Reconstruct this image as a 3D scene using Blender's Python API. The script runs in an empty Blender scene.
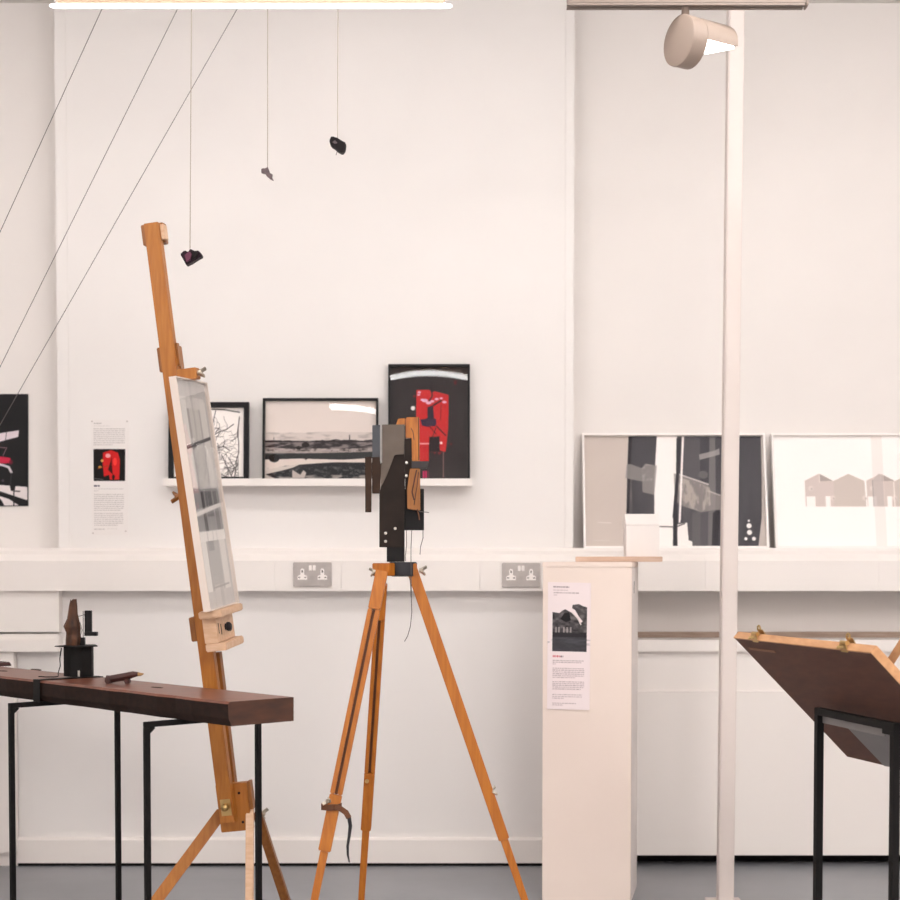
import bpy, bmesh, math, random
import numpy as np
from mathutils import Vector as V, Matrix
random.seed(3); rng = np.random.default_rng(3)
SC = bpy.context.scene
COL = SC.collection

# ------------------------------------------------------------------ camera, world, exposure
F = 1590.0                       # focal length in pixels of a 900 px wide frame
PITCH = math.atan(F / 45000.0)   # slight downward pitch
CAMZ = 1.157
CY = 614.0                       # principal row (vertical shift)
cam = bpy.data.cameras.new('camera'); camo = bpy.data.objects.new('camera', cam); COL.objects.link(camo)
cam.sensor_width = 36.0; cam.lens = F / 900.0 * 36.0
cam.shift_y = (CY - 450.0) / 900.0
camo.location = (0, 0, CAMZ); camo.rotation_euler = (math.pi / 2 - PITCH, 0, 0)
cam.clip_start = 0.05; cam.clip_end = 60
cam.dof.use_dof = True; cam.dof.focus_distance = 4.6; cam.dof.aperture_fstop = 4.0
SC.camera = camo
w = bpy.data.worlds.new('world'); SC.world = w; w.use_nodes = True
w.node_tree.nodes['Background'].inputs[0].default_value = (1, .96, .93, 1)
w.node_tree.nodes['Background'].inputs[1].default_value = 0.3
SC.view_settings.view_transform = 'Standard'; SC.view_settings.look = 'None'
SC.view_settings.gamma = 1.0; SC.view_settings.use_curve_mapping = False
SC.view_settings.exposure = 0.0
LAMP = 24.0             # strength of the battens out of frame, all but one added
WASH = 8.0            # strength of the unseen wall washers added above the frame
FILL = 15.0            # strength of the fill panels added over and behind the camera
PANEL = 2.2            # strength of the unseen ceiling panels added above the tripod
LAMP_COL = (1.0, .98, .965)

CAM = V((0, 0, CAMZ))
_f = V((0, math.cos(PITCH), -math.sin(PITCH))); _u = V((0, math.sin(PITCH), math.cos(PITCH)))
def ray(px, py):
    return _f + V((1, 0, 0)) * ((px - 450) / F) + _u * ((CY - py) / F)
def P(px, py, Y):
    d = ray(px, py); return CAM + d * (Y / d.y)
def hit(px, py, pt, n):
    d = ray(px, py); return CAM + d * ((pt - CAM).dot(n) / d.dot(n))
def pxl(Y): return Y / F          # metres per pixel at depth Y

# ------------------------------------------------------------------ materials
def s2l(c):
    c = np.asarray(c, float) / 255.0
    return np.where(c <= .04045, c / 12.92, ((c + .055) / 1.055) ** 2.4)
def mat(name, col, rough=.6, metal=0., noise=None, bump=0., scale=20., coat=0., emit=None, spec=None, stretch=None):
    m = bpy.data.materials.new(name); m.use_nodes = True; nt = m.node_tree; b = nt.nodes['Principled BSDF']
    c = tuple(s2l(col)) + (1,)
    b.inputs['Base Color'].default_value = c; b.inputs['Roughness'].default_value = rough; b.inputs['Metallic'].default_value = metal
    if coat: b.inputs['Coat Weight'].default_value = coat
    if spec is None and max(col) < 75: spec = .18
    if spec is not None: b.inputs['Specular IOR Level'].default_value = spec
    if noise or bump:
        tc = nt.nodes.new('ShaderNodeTexCoord'); nz = nt.nodes.new('ShaderNodeTexNoise'); nz.inputs['Scale'].default_value = scale
        nz.inputs['Detail'].default_value = 5
        src = tc.outputs['Object']
        if stretch:
            mp = nt.nodes.new('ShaderNodeMapping'); mp.inputs['Scale'].default_value = stretch
            nt.links.new(src, mp.inputs[0]); src = mp.outputs[0]
        nt.links.new(src, nz.inputs['Vector'])
        if noise:
            r = nt.nodes.new('ShaderNodeValToRGB'); r.color_ramp.elements[0].position = .3; r.color_ramp.elements[1].position = .7
            r.color_ramp.elements[0].color = tuple(s2l(noise)) + (1,); r.color_ramp.elements[1].color = c
            nt.links.new(nz.outputs['Fac'], r.inputs[0]); nt.links.new(r.outputs[0], b.inputs['Base Color'])
        if bump:
            bp = nt.nodes.new('ShaderNodeBump'); bp.inputs['Strength'].default_value = bump; bp.inputs['Distance'].default_value = .003
            nt.links.new(nz.outputs['Fac'], bp.inputs['Height']); nt.links.new(bp.outputs[0], b.inputs['Normal'])
    if emit:
        b.inputs['Emission Color'].default_value = LAMP_COL + (1,); b.inputs['Emission Strength'].default_value = emit
    return m
def glass_mat(name, ior=1.45, rough=.0, tint=(.99, .99, .99)):
    m = bpy.data.materials.new(name); m.use_nodes = True; nt = m.node_tree; nt.nodes.clear()
    o = nt.nodes.new('ShaderNodeOutputMaterial'); mx = nt.nodes.new('ShaderNodeMixShader'); fr = nt.nodes.new('ShaderNodeFresnel')
    t = nt.nodes.new('ShaderNodeBsdfTransparent'); g = nt.nodes.new('ShaderNodeBsdfGlossy')
    fr.inputs[0].default_value = ior; t.inputs[0].default_value = tint + (1,); g.inputs['Roughness'].default_value = rough
    gm = nt.nodes.new('ShaderNodeNewGeometry'); mm = nt.nodes.new('ShaderNodeMath'); mm.operation = 'SUBTRACT'; mm.use_clamp = True
    nt.links.new(fr.outputs[0], mm.inputs[0]); nt.links.new(gm.outputs['Backfacing'], mm.inputs[1]); nt.links.new(mm.outputs[0], mx.inputs[0]); nt.links.new(t.outputs[0], mx.inputs[1]); nt.links.new(g.outputs[0], mx.inputs[2])
    nt.links.new(mx.outputs[0], o.inputs[0]); return m
def print_mat(name, rough=.7):
    m = bpy.data.materials.new(name); m.use_nodes = True; nt = m.node_tree; b = nt.nodes['Principled BSDF']
    a = nt.nodes.new('ShaderNodeVertexColor'); a.layer_name = 'ink'
    nt.links.new(a.outputs[0], b.inputs['Base Color']); b.inputs['Roughness'].default_value = rough
    b.inputs['Specular IOR Level'].default_value = .2
    return m
M = dict(
    wall=mat('wall_paint', (239, 234, 231), .75, noise=(236, 231, 228), bump=.05, scale=3),
    wallb=mat('bay_wall_paint', (239, 233, 229), .75, noise=(236, 230, 226), bump=.05, scale=3),
    trim=mat('white_gloss_paint', (241, 234, 229), .5),
    recess=mat('recess_paint', (240, 233, 228), .8),
    ceil=mat('ceiling_paint', (225, 220, 216), .8),
    floor=mat('painted_concrete', (152, 153, 157), .42, noise=(136, 137, 141), bump=.08, scale=2.2),
    gap=mat('shadow_gap_board', (22, 20, 20), .9),
    ochre=mat('sill_strip_wood', (192, 170, 154), .6, noise=(160, 136, 120), scale=9, stretch=(1, 12, 12)),
    easel=mat('varnished_beech', (182, 116, 44), .45, noise=(162, 95, 28), scale=7, stretch=(14, 14, 1.2), bump=.05),
    easeld=mat('darker_beech', (158, 100, 42), .45, noise=(132, 78, 28), scale=7, stretch=(14, 14, 1.2)),
    easelp=mat('pale_beech', (224, 190, 160), .55, noise=(208, 168, 134), scale=7, stretch=(3, 12, 12)),
    tripod=mat('orange_varnished_ash', (190, 114, 30), .42, noise=(166, 92, 18), scale=6, stretch=(16, 16, 1), bump=.04),
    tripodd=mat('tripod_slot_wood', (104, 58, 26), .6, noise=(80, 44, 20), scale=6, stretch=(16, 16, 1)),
    steel=mat('steel_fittings', (190, 180, 165), .3, 1.),
    brass=mat('brass', (200, 168, 112), .32, 1.),
    black=mat('black_steel', (18, 15, 15), .6, 0., noise=(13, 11, 11), scale=12, spec=.25),
    blackp=mat('black_paint', (28, 26, 27), .45),
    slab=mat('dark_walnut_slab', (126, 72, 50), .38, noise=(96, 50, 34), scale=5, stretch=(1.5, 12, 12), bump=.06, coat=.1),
    slabe=mat('walnut_shaded_edge', (46, 29, 23), .7, noise=(33, 22, 18), scale=6, stretch=(2, 10, 10), bump=.1),  # front and underside colour darkened to stand for their shade
    slabend=mat('walnut_end_grain', (82, 48, 32), .65, noise=(58, 34, 24), scale=14, stretch=(1, 1, 3)),  # end grain, darkened along with the shaded edge
    hole=mat('dark_recess', (50, 28, 22), .8),
    bark=mat('rough_dark_wood', (92, 54, 30), .7, noise=(36, 22, 16), scale=30, stretch=(2, 2, .6), bump=.5),
    redwood=mat('red_brown_wood', (78, 36, 31), .55, noise=(50, 24, 20), scale=25, bump=.3),
    pencil=mat('pale_cut_wood', (170, 132, 86), .6),
    bluegrey=mat('blue_grey_steel_sheet', (74, 76, 82), .5, .2, noise=(62, 64, 70), scale=14),
    brownsteel=mat('brown_oxidised_steel', (104, 92, 82), .55, .2, noise=(84, 72, 63), scale=14),
    darkplate=mat('dark_patinated_plate', (44, 34, 29), .6, 0., noise=(32, 24, 20), scale=14),
    rustplate=mat('rusty_brown_plate', (62, 44, 33), .6, 0., noise=(46, 33, 26), scale=16),
    orange=mat('orange_pine', (200, 126, 48), .5, noise=(150, 80, 26), scale=9, stretch=(10, 10, 1.2), bump=.15),
    string=mat('pale_string', (176, 163, 150), .9),
    wire=mat('dark_wire', (88, 80, 78), .6),
    purple=mat('purple_black_crystal', (50, 30, 42), .5, noise=(28, 18, 24), scale=40, bump=.4),
    magenta=mat('magenta_facet', (92, 28, 60), .5),
    charcoal=mat('charcoal_piece', (27, 21, 23), .6, bump=.3, scale=60),
    greypiece=mat('grey_brown_piece', (112, 96, 98), .7, noise=(80, 66, 70), scale=60),
    frameb=mat('black_frame', (25, 24, 26), .45),
    framew=mat('white_frame', (246, 240, 236), .5),
    framep=mat('pale_wood_frame', (222, 208, 198), .55),
    paper=mat('white_paper', (246, 238, 236), .8),
    plinth=mat('plinth_paint', (239, 223, 212), .65, noise=(234, 217, 206), scale=2.5, bump=.06),
    plinths=mat('plinth_side_paint', (238, 230, 226), .65, noise=(222, 212, 208), scale=3),
    board=mat('raw_plywood', (210, 180, 160), .7, noise=(190, 158, 138), scale=8, stretch=(1, 12, 12)),
    card=mat('white_card', (236, 229, 225), .8),
    pole=mat('pole_paint', (222, 211, 205), .55, noise=(218, 206, 200), scale=2.5),
    lampbody=mat('lamp_body_paint', (162, 144, 132), .5),
    track=mat('track_paint', (140, 126, 117), .5),
    batten=mat('batten_housing', (190, 164, 142), .55),
    diff=mat('lit_diffuser', (250, 246, 240), .5, emit=6.0),
    fill=mat('added_fill_glow', (250, 246, 240), .5, emit=FILL),
    wash=mat('added_washer_glow', (250, 246, 240), .5, emit=WASH),
    panel=mat('added_panel_glow', (250, 246, 240), .5, emit=PANEL),
    diffo=mat('lit_diffuser_overhead', (250, 246, 240), .5, emit=LAMP),
    lens=mat('lit_spot_lens', (250, 246, 240), .5, emit=6.0),
    lens2=mat('spot_lens_edge', (250, 246, 240), .5),
    socket=mat('brushed_steel_plate', (186, 178, 174), .5, .35, noise=(172, 164, 160), scale=40),
    white=mat('white_plastic', (244, 238, 234), .4),
    dark=mat('dark_slot', (40, 32, 30), .8),
    leather=mat('brown_leather', (112, 66, 36), .55, noise=(84, 48, 26), scale=50),
    dboard=mat('brown_board_laminate', (98, 58, 40), .6, noise=(84, 47, 33), scale=4, stretch=(12, 2, 12)),
    strip=mat('board_label_strip', (138, 92, 66), .6),
    dedge=mat('board_edge_lipping', (216, 164, 118), .5, noise=(196, 142, 98), scale=6, stretch=(10, 2, 10)),
    greysheet=mat('grey_acrylic_sheet', (128, 122, 120), .35, noise=(116, 110, 108), scale=5),
    screw=mat('bright_screw_head', (214, 208, 200), .3, .6),
    rubber=mat('dark_cap', (48, 46, 50), .5),
    tape=mat('dark_grey_band', (66, 62, 62), .6),
    glass=glass_mat('picture_glass', 1.5), acryl=glass_mat('clear_sheet', 1.3),
    print=print_mat('print_ink'), printg=print_mat('print_ink_satin', .5),
)

# ------------------------------------------------------------------ mesh helpers
def prism(bm, pts, vec):
    a = [bm.verts.new(p) for p in pts]; b = [bm.verts.new(V(p) + V(vec)) for p in pts]; n = len(a)
    bm.faces.new(a); bm.faces.new(b[::-1])
    for i in range(n): bm.faces.new((a[i], b[i], b[(i + 1) % n], a[(i + 1) % n]))
def hexa(bm, v):                  # 8 corners: 4 of one face, 4 of the opposite
    v = [bm.verts.new(p) for p in v]
    for f in ((0, 1, 2, 3), (7, 6, 5, 4), (0, 4, 5, 1), (1, 5, 6, 2), (2, 6, 7, 3), (3, 7, 4, 0)): bm.faces.new([v[i] for i in f])
def box(bm, x0, x1, y0, y1, z0, z1):
    hexa(bm, [(x0, y0, z0), (x1, y0, z0), (x1, y0, z1), (x0, y0, z1), (x0, y1, z0), (x1, y1, z0), (x1, y1, z1), (x0, y1, z1)])
def frame_axes(d, up):
    d = d.normalized(); s = d.cross(up)
    if s.length < 1e-6: s = d.cross(V((1, 0, 0)))
    s.normalize(); return d, s, s.cross(d).normalized()
def bar(bm, p0, p1, ws, wu, up=V((0, 0, 1)), ws1=None, wu1=None):   # rectangular bar: ws across, wu along `up`
    p0, p1 = V(p0), V(p1); d, s, u = frame_axes(p1 - p0, V(up)); ws1 = ws1 or ws; wu1 = wu1 or wu
    q = lambda p, a, b: [p - s * a / 2 - u * b / 2, p + s * a / 2 - u * b / 2, p + s * a / 2 + u * b / 2, p - s * a / 2 + u * b / 2]
    hexa(bm, q(p0, ws, wu) + q(p1, ws1, wu1))
def tube(bm, pts, r, n=8, r1=None):
    pts = [V(p) for p in pts]; rings = []; m = len(pts); s = None
    for i, p in enumerate(pts):
        d = (pts[min(i + 1, m - 1)] - pts[max(i - 1, 0)]).normalized()
        if s is None: s = d.cross(V((0, .3, 1))) if abs(d.z) < .9 else d.cross(V((1, 0, 0)))
        s = (s - d * s.dot(d)).normalized(); u = d.cross(s)
        rr = r if r1 is None else r + (r1 - r) * i / (m - 1)
        rings.append([bm.verts.new(p + (s * math.cos(2 * math.pi * k / n) + u * math.sin(2 * math.pi * k / n)) * rr) for k in range(n)])
    for a, b in zip(rings, rings[1:]):
        for k in range(n): bm.faces.new((a[k], a[(k + 1) % n], b[(k + 1) % n], b[k]))
    bm.faces.new(rings[0][::-1]); bm.faces.new(rings[-1])
def disc(bm, c, axis, r, h, n=20): tube(bm, [V(c), V(c) + V(axis).normalized() * h], r, n)
def lathe(bm, c, axis, prof, n=20):
    axis = V(axis).normalized(); s = axis.orthogonal().normalized(); u = axis.cross(s); c = V(c); rings = []
    for r, h in prof:
        rings.append([bm.verts.new(c + axis * h + (s * math.cos(2 * math.pi * k / n) + u * math.sin(2 * math.pi * k / n)) * max(r, 1e-5)) for k in range(n)])
    for a, b in zip(rings, rings[1:]):
        for k in range(n): bm.faces.new((a[k], a[(k + 1) % n], b[(k + 1) % n], b[k]))
    bm.faces.new(rings[0][::-1]); bm.faces.new(rings[-1])
def wing(bm, c, axis, r=.012):     # a wing nut: hub with two raised ears
    axis = V(axis).normalized(); c = V(c); s = axis.orthogonal().normalized()
    disc(bm, c, axis, r * .55, r * .9, 10)
    for k in (-1, 1):
        bar(bm, c + axis * r * .4 + s * k * r * .3, c + axis * r * 1.5 + s * k * r * 1.25, r * .35, r * .75, up=axis.cross(s))
def B(fn, *a, **k):
    bm = bmesh.new(); fn(bm, *a, **k); return bm
def finish(bm, bevel=0.):
    bmesh.ops.recalc_face_normals(bm, faces=bm.faces[:])
    if bevel: bmesh.ops.bevel(bm, geom=[e for e in bm.edges if e.is_manifold and e.calc_face_angle(0) > .5], offset=bevel, segments=2, affect='EDGES', clamp_overlap=True)
    return bm
def wloc(o):
    l = V((0, 0, 0))
    while o: l += o.location; o = o.parent
    return l
def link(name, bm, m, parent=None, bevel=0., smooth=False, label=None, origin=None, kind=None):
    finish(bm, bevel); me = bpy.data.meshes.new(name)
    if parent is None:
        if origin is None:
            co = [v.co for v in bm.verts]; mn = [min(c[i] for c in co) for i in range(3)]; mx = [max(c[i] for c in co) for i in range(3)]
            origin = V(((mn[0] + mx[0]) / 2, (mn[1] + mx[1]) / 2, mn[2]))
        off = V(origin)
    else: off = wloc(parent)
    bmesh.ops.translate(bm, verts=bm.verts[:], vec=-off)
    bm.to_mesh(me); bm.free()
    for x in (m if isinstance(m, (list, tuple)) else [m]): me.materials.append(M[x] if isinstance(x, str) else x)
    if smooth:
        me.polygons.foreach_set('use_smooth', [True] * len(me.polygons))
        try: me.set_sharp_from_angle(angle=math.radians(40))
        except Exception: pass
    o = bpy.data.objects.new(name, me); COL.objects.link(o)
    if parent is None: o.location = off
    else: o.parent = parent
    if label: o['label'] = label
    if kind: o['kind'] = kind
    return o
def tag(o, label, cat, group=None):
    o['label'] = label; o['category'] = cat
    if group: o['group'] = group
    return o
def thing(name, label, cat, loc, group=None):
    o = bpy.data.objects.new(name, None); COL.objects.link(o); o.location = loc; o.empty_display_size = .05
    return tag(o, label, cat, group)
def struct(name, bm, m, parent=None, bevel=0.):
    o = link(name, bm, m, parent, bevel)
    o['kind'] = 'structure'
    return o
def copy_tree(src, delta, label=None):
    r = src.copy(); COL.objects.link(r); r.location = V(src.location) + V(delta)
    if label: r['label'] = label
    for ch in src.children:
        c = ch.copy(); COL.objects.link(c); c.parent = r
        for g in ch.children:
            d = g.copy(); COL.objects.link(d); d.parent = c
    return r

# ------------------------------------------------------------------ flat prints: painted into a fine vertex grid
class Canvas:
    def __init__(s, x0, y0, x1, y1, res=2.0, bg=(245, 240, 236), ss=2):
        s.b = (x0, y0, x1, y1); s.ss = ss
        s.w = max(4, int(round((x1 - x0) * res))); s.h = max(4, int(round((y1 - y0) * res)))
        W, H = s.w * ss, s.h * ss
        s.X, s.Y = np.meshgrid(x0 + (np.arange(W) + .5) * (x1 - x0) / W, y0 + (np.arange(H) + .5) * (y1 - y0) / H)
        s.a = np.ones((H, W, 3)) * np.array(bg, float)
    def put(s, m, c, al=1.):
        m = np.clip(m * al, 0, 1)[..., None]; s.a = s.a * (1 - m) + np.array(c, float) * m
    def inside(s, pts):
        r = np.zeros(s.X.shape, bool); n = len(pts)
        for i in range(n):
            (xa, ya), (xb, yb) = pts[i], pts[(i + 1) % n]
            if ya == yb: continue
            r ^= ((ya > s.Y) != (yb > s.Y)) & (s.X < (xb - xa) * (s.Y - ya) / (yb - ya) + xa)
        return r.astype(float)
    def poly(s, pts, c, al=1.): s.put(s.inside(pts), c, al)
    def rect(s, x0, y0, x1, y1, c, al=1.): s.put(((s.X >= x0) & (s.X < x1) & (s.Y >= y0) & (s.Y < y1)).astype(float), c, al)
    def oval(s, x, y, rx, ry, c, al=1.): s.put((((s.X - x) / rx) ** 2 + ((s.Y - y) / ry) ** 2 < 1).astype(float), c, al)
    def line(s, pts, wd, c, al=1.):
        for (xa, ya), (xb, yb) in zip(pts, pts[1:]):
            dx, dy = xb - xa, yb - ya; L = dx * dx + dy * dy + 1e-9
            t = np.clip(((s.X - xa) * dx + (s.Y - ya) * dy) / L, 0, 1)
            d = np.hypot(s.X - xa - t * dx, s.Y - ya - t * dy)
            s.put(np.clip((wd / 2 - d) * 3 + .5, 0, 1), c, al)
    def noise(s, sc, seed=0):
        r = np.random.default_rng(seed); out = np.zeros(s.X.shape)
        sx, sy = sc if isinstance(sc, tuple) else (sc, sc); amp = 1.
        for k in range(3):
            gx = ((s.X - s.b[0]) / sx * 2 ** k); gy = ((s.Y - s.b[1]) / sy * 2 ** k)
            g = r.random((int(gy.max()) + 3, int(gx.max()) + 3)); ix, iy = gx.astype(int), gy.astype(int); fx, fy = gx - ix, gy - iy
            fx = fx * fx * (3 - 2 * fx); fy = fy * fy * (3 - 2 * fy)
            out += amp * ((g[iy, ix] * (1 - fx) + g[iy, ix + 1] * fx) * (1 - fy) + (g[iy + 1, ix] * (1 - fx) + g[iy + 1, ix + 1] * fx) * fy); amp *= .5
        return out / 1.75
    def text(s, x0, y0, x1, n, c, al, pitch, wd=.8, last=.6):      # n lines of small type
        for i in range(n):
            xe = x1 if i < n - 1 else x0 + (x1 - x0) * last
            x = x0
            while x < xe:
                l = random.uniform(1.2, 3.6); s.rect(x, y0 + i * pitch, min(x + l, xe), y0 + i * pitch + wd, c, al * random.uniform(.75, 1)); x += l + .5
    def mesh(s, name, corner, m='print', gain=1.0, lift=0.):     # corner(u,v)->point; v runs downwards
        a = s.a.reshape(s.h, s.ss, s.w, s.ss, 3).mean((1, 3))
        lin = np.maximum(s2l(np.clip(a, 0, 255)) - lift, .004) * gain
        U = np.linspace(0, 1, s.w); W = np.linspace(0, 1, s.h)
        tl, tr, bl, br = [np.array(corner(*q)) for q in ((0, 0), (1, 0), (0, 1), (1, 1))]
        u, v = np.meshgrid(U, W); u = u[..., None]; v = v[..., None]
        co = (tl * (1 - u) + tr * u) * (1 - v) + (bl * (1 - u) + br * u) * v
        off = (tl + tr + bl + br) / 4
        i = np.arange(s.h * s.w).reshape(s.h, s.w)
        q = np.stack([i[1:, :-1], i[1:, 1:], i[:-1, 1:], i[:-1, :-1]], -1).reshape(-1, 4)
        me = bpy.data.meshes.new(name)
        me.vertices.add(s.h * s.w); me.loops.add(q.size); me.polygons.add(len(q))
        me.polygons.foreach_set('loop_start', np.arange(0, q.size, 4)); me.loops.foreach_set('vertex_index', q.ravel())
        me['off'] = list(off); me.vertices.foreach_set('co', (co.reshape(-1, 3) - off).ravel())
        at = me.color_attributes.new('ink', 'FLOAT_COLOR', 'POINT')
        at.data.foreach_set('color', np.concatenate([lin, np.ones(lin.shape[:2] + (1,))], -1).ravel().astype(np.float32))
        me.update(calc_edges=True); me.validate()
        me.materials.append(M[m])
        return me
def link_print(name, me, parent=None):
    o = bpy.data.objects.new(name, me); COL.objects.link(o); off = V(me['off'])
    if parent: o.parent = parent; o.location = off - wloc(parent)
    else: o.location = off
    return o

# ================================================================== THE ROOM
YW = 5.95                          # front of the central pier
YB = 6.08                          # upper wall of the bays
YR = 6.13                          # back of the recess under the trunking
XL, XR, YN = -2.7, 2.9, -1.6
ZC = P(450, 3.0, YB).z
zp = lambda y, Y=YW: P(450, y, Y).z
xp = lambda x, Y=YW, y=450: P(x, y, Y).x
struct('floor', B(box, XL - .1, XR + .1, YN - .1, 6.6, -.1, 0), 'floor')
struct('ceiling', B(box, XL - .1, XR + .1, YN - .1, 6.6, ZC, ZC + .1), 'ceil')
struct('wall_left', B(box, XL - .1, XL, YN, 6.5, 0, ZC), 'wall')
struct('wall_right', B(box, XR, XR + .1, YN, 6.5, 0, ZC), 'wall')
struct('wall_front', B(box, XL, XR, YN - .1, YN, 0, ZC), 'wall')
struct('wall_back', B(box, XL, XR, YR, 6.55, 0, ZC), 'recess')
xa, xb, xlow = xp(57.5, YW, 300), xp(573, YW, 300), xp(18, YW, 760)
zt1, zt0 = zp(548, 5.92), zp(591, 5.88)
bm = bmesh.new(); box(bm, xa, xb, YW, YR, zt0 - .02, ZC); box(bm, xlow, xb, YW, YR, 0, zt0 - .02)
struct('wall_pier', bm, 'wall')
struct('wall_bay_left', B(box, XL, xa, YB, YR, zt1 - .06, ZC), 'wallb')
struct('wall_bay_right', B(box, xb, XR, YB, YR, zt1 - .06, ZC), 'wallb')
# corner beads of the pier
bm = bmesh.new(); box(bm, xa - .003, xa + .04, YW - .005, YW + .02, zt1, ZC); struct('trim_1', bm, 'wall', bevel=.002)
bm = bmesh.new(); box(bm, xb - .03, xb + .003, YW - .005, YW + .02, zt1, ZC); struct('trim_2', bm, 'wall', bevel=.002)
# dado trunking, in jointed cover lengths
tr = struct('trim_3', B(box, XL, XR, 5.90, YW, zt0 + .004, zt1 - .01), 'trim')
bm = bmesh.new(); box(bm, xb, XR, YW, YB, zt1 - .05, zt1 - .001); box(bm, XL, xa, YW, YB, zt1 - .05, zt1 - .001); link('ledge_board', bm, 'trim', tr)
zch = zp(560, 5.88); js = [XL] + [xp(q, 5.88) for q in (274, 341, 480, 541, 706, 880)] + [XR]
for x0, x1 in zip(js, js[1:]):
    bm = bmesh.new()
    prism(bm, [(x0 + .0003, y, z) for y, z in ((YW, zt0), (5.88, zt0), (5.88, zch - .003), (5.883, zch), (5.918, zt1 - .002), (5.924, zt1), (YW, zt1))], (x1 - x0 - .0006, 0, 0))
    link('trunking_cover', bm, 'trim', tr)
# skirting board of the pier with rounded top
zs = zp(838, 5.93)
bm = bmesh.new(); prism(bm, [(xlow, y, z) for y, z in ((YW, .012), (5.93, .012), (5.93, zs - .008), (5.938, zs), (YW, zs))], (xb - xlow, 0, 0)); struct('baseboard_back', bm, 'trim')
struct('baseboard_gap', B(box, xlow, xb, 5.935, YW, 0, .012), 'gap')
# right bay: sill, upper panel, lower panel, dark toe gap
x0 = xb; YP = 5.93
box_ = lambda *a: B(box, *a)
struct('trim_4', box_(x0, XR, YP - .01, YR, zp(652, YP), zp(640, YP)), 'trim', bevel=.003)
struct('trim_5', box_(x0, XR, 6.11, YR, zp(639.5, 6.11), zp(632, 6.11)), 'ochre')
bm = bmesh.new(); box(bm, x0, XR, YP + .010, YP + .05, zp(700, YP), zp(652, YP)); struct('trim_6', bm, 'trim')
zl1, zl0 = zp(690, YP), zp(855, YP)
p7 = struct('trim_7', B(box, x0, XR, YP + .03, YP + .05, zl0, zl1 - .01), 'trim')
js = [x0, xp(721, YP), XR]
for a, b in zip(js, js[1:]):
    bm = bmesh.new(); prism(bm, [(a + .0006, y, z) for y, z in ((YP + .03, zl0), (YP - .006, zl0), (YP - .006, zl1 - .006), (YP + .03, zl1))], (b - a - .0012, 0, 0)); link('panel', bm, 'trim', p7)
struct('trim_8', box_(x0, XR, YP + .10, YP + .12, 0, zl0 + .02), 'gap')
# left bay: flush upper panel, sill, low cover with toe gap
xe = xp(59, 5.9, 620)
struct('trim_9', box_(XL, xe, 5.90, YW, zp(632, 5.9), zt0), 'trim')
bm = bmesh.new(); box(bm, XL, xe, 5.90, YW, zp(640, 5.9), zp(634, 5.9)); box(bm, XL, xe, 5.885, YW, zp(652, 5.885), zp(640, 5.885)); struct('trim_10', bm, 'trim', bevel=.002)
struct('trim_11', box_(XL, xlow, 5.905, YW, zp(853, 5.905), zp(652, 5.9)), 'trim', bevel=.003)
struct('trim_12', box_(XL, xlow, YW - .01, YW + .05, 0, zp(853, 5.905) + .02), 'recess')

# ================================================================== LIGHTS
def batten(x0, x1, Y, zb, dm, label, group=None, h=.026, hw=.03):
    t = thing('ceiling_light', label, 'light', ((x0 + x1) / 2, Y, zb), group)
    bm = bmesh.new(); q_ = h * .53
    prof = [(Y + hw * math.sin(a), zb + q_ - q_ * math.cos(a)) for a in [math.radians(q) for q in range(-90, 91, 15)]]
    prof += [(Y + hw, zb + h - h * .2), (Y - hw, zb + h - h * .2)]
    ends = [(0, .35), (.004, .7), (.012, .93), (.03, 1)]; xs = [(x0 + e, s) for e, s in ends] + [(x1 - e, s) for e, s in ends[::-1]]
    rings = [[bm.verts.new((x, Y + (y - Y) * s, zb + h / 2 + (z - zb - h / 2) * s)) for y, z in prof] for x, s in xs]; n = len(prof)
    for a, b in zip(rings, rings[1:]):
        for k in range(n): bm.faces.new((a[k], a[(k + 1) % n], b[(k + 1) % n], b[k]))
    bm.faces.new(rings[0][::-1]); bm.faces.new(rings[-1])
    link('diffuser', bm, dm, t)
    link('housing', B(box, x0 + .02, x1 - .02, Y - min(hw + .002, .024), Y + min(hw + .002, .024), zb + h - h * .2 + .0005, zb + h + .04), 'batten', t, .004)
    for x in (x0 + .25, x1 - .25): link('suspension_rod', B(tube, [(x, Y, zb + h + .04), (x, Y, ZC)], .005), 'steel', t)
    return t
pb = P(50, 8.0, 4.5); pe = P(452, 8.0, 4.5)
batten(pb.x, pe.x, 4.5, pb.z, 'diff', 'long white lit batten light crossing the top left of the photo', h=.011, hw=.012)
LZ = 2.75
batten(-.70, .80, 2.6, LZ, 'diffo', 'overhead batten light in front of the easel, reflected in the picture glass')
batten(-2.6, -1.9, .9, LZ, 'diffo', 'unseen batten light added overhead on the left above the camera', 'added overhead battens behind the view')  # this and the next three battens are added for general light
batten(1.5, 2.6, .9, LZ, 'diffo', 'unseen batten light added overhead on the right above the camera', 'added overhead battens behind the view')
batten(1.45, 2.6, 2.6, LZ, 'diffo', 'unseen batten light added overhead on the right, level with the drawing board')
batten(-2.6, -1.8, 2.6, LZ, 'diffo', 'unseen batten light added overhead on the left, level with the bench')
for x, wh in ((-1.7, 'left'), (.1, 'middle'), (1.9, 'right')):  # unseen panels added to light the back wall softly from above
    t = thing('added_light_panel', 'unseen light panel added in the ceiling, the %s one of the row above the tripod' % wh, 'light', (x, 3.9, ZC - .03), 'added light panels in the ceiling')
    link('frame', B(box, x - .62, x + .62, 3.5, 4.3, ZC - .025, ZC), 'trim', t); link('diffuser', B(box, x - .58, x + .58, 3.54, 4.26, ZC - .030, ZC - .0255), 'panel', t)
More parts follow.
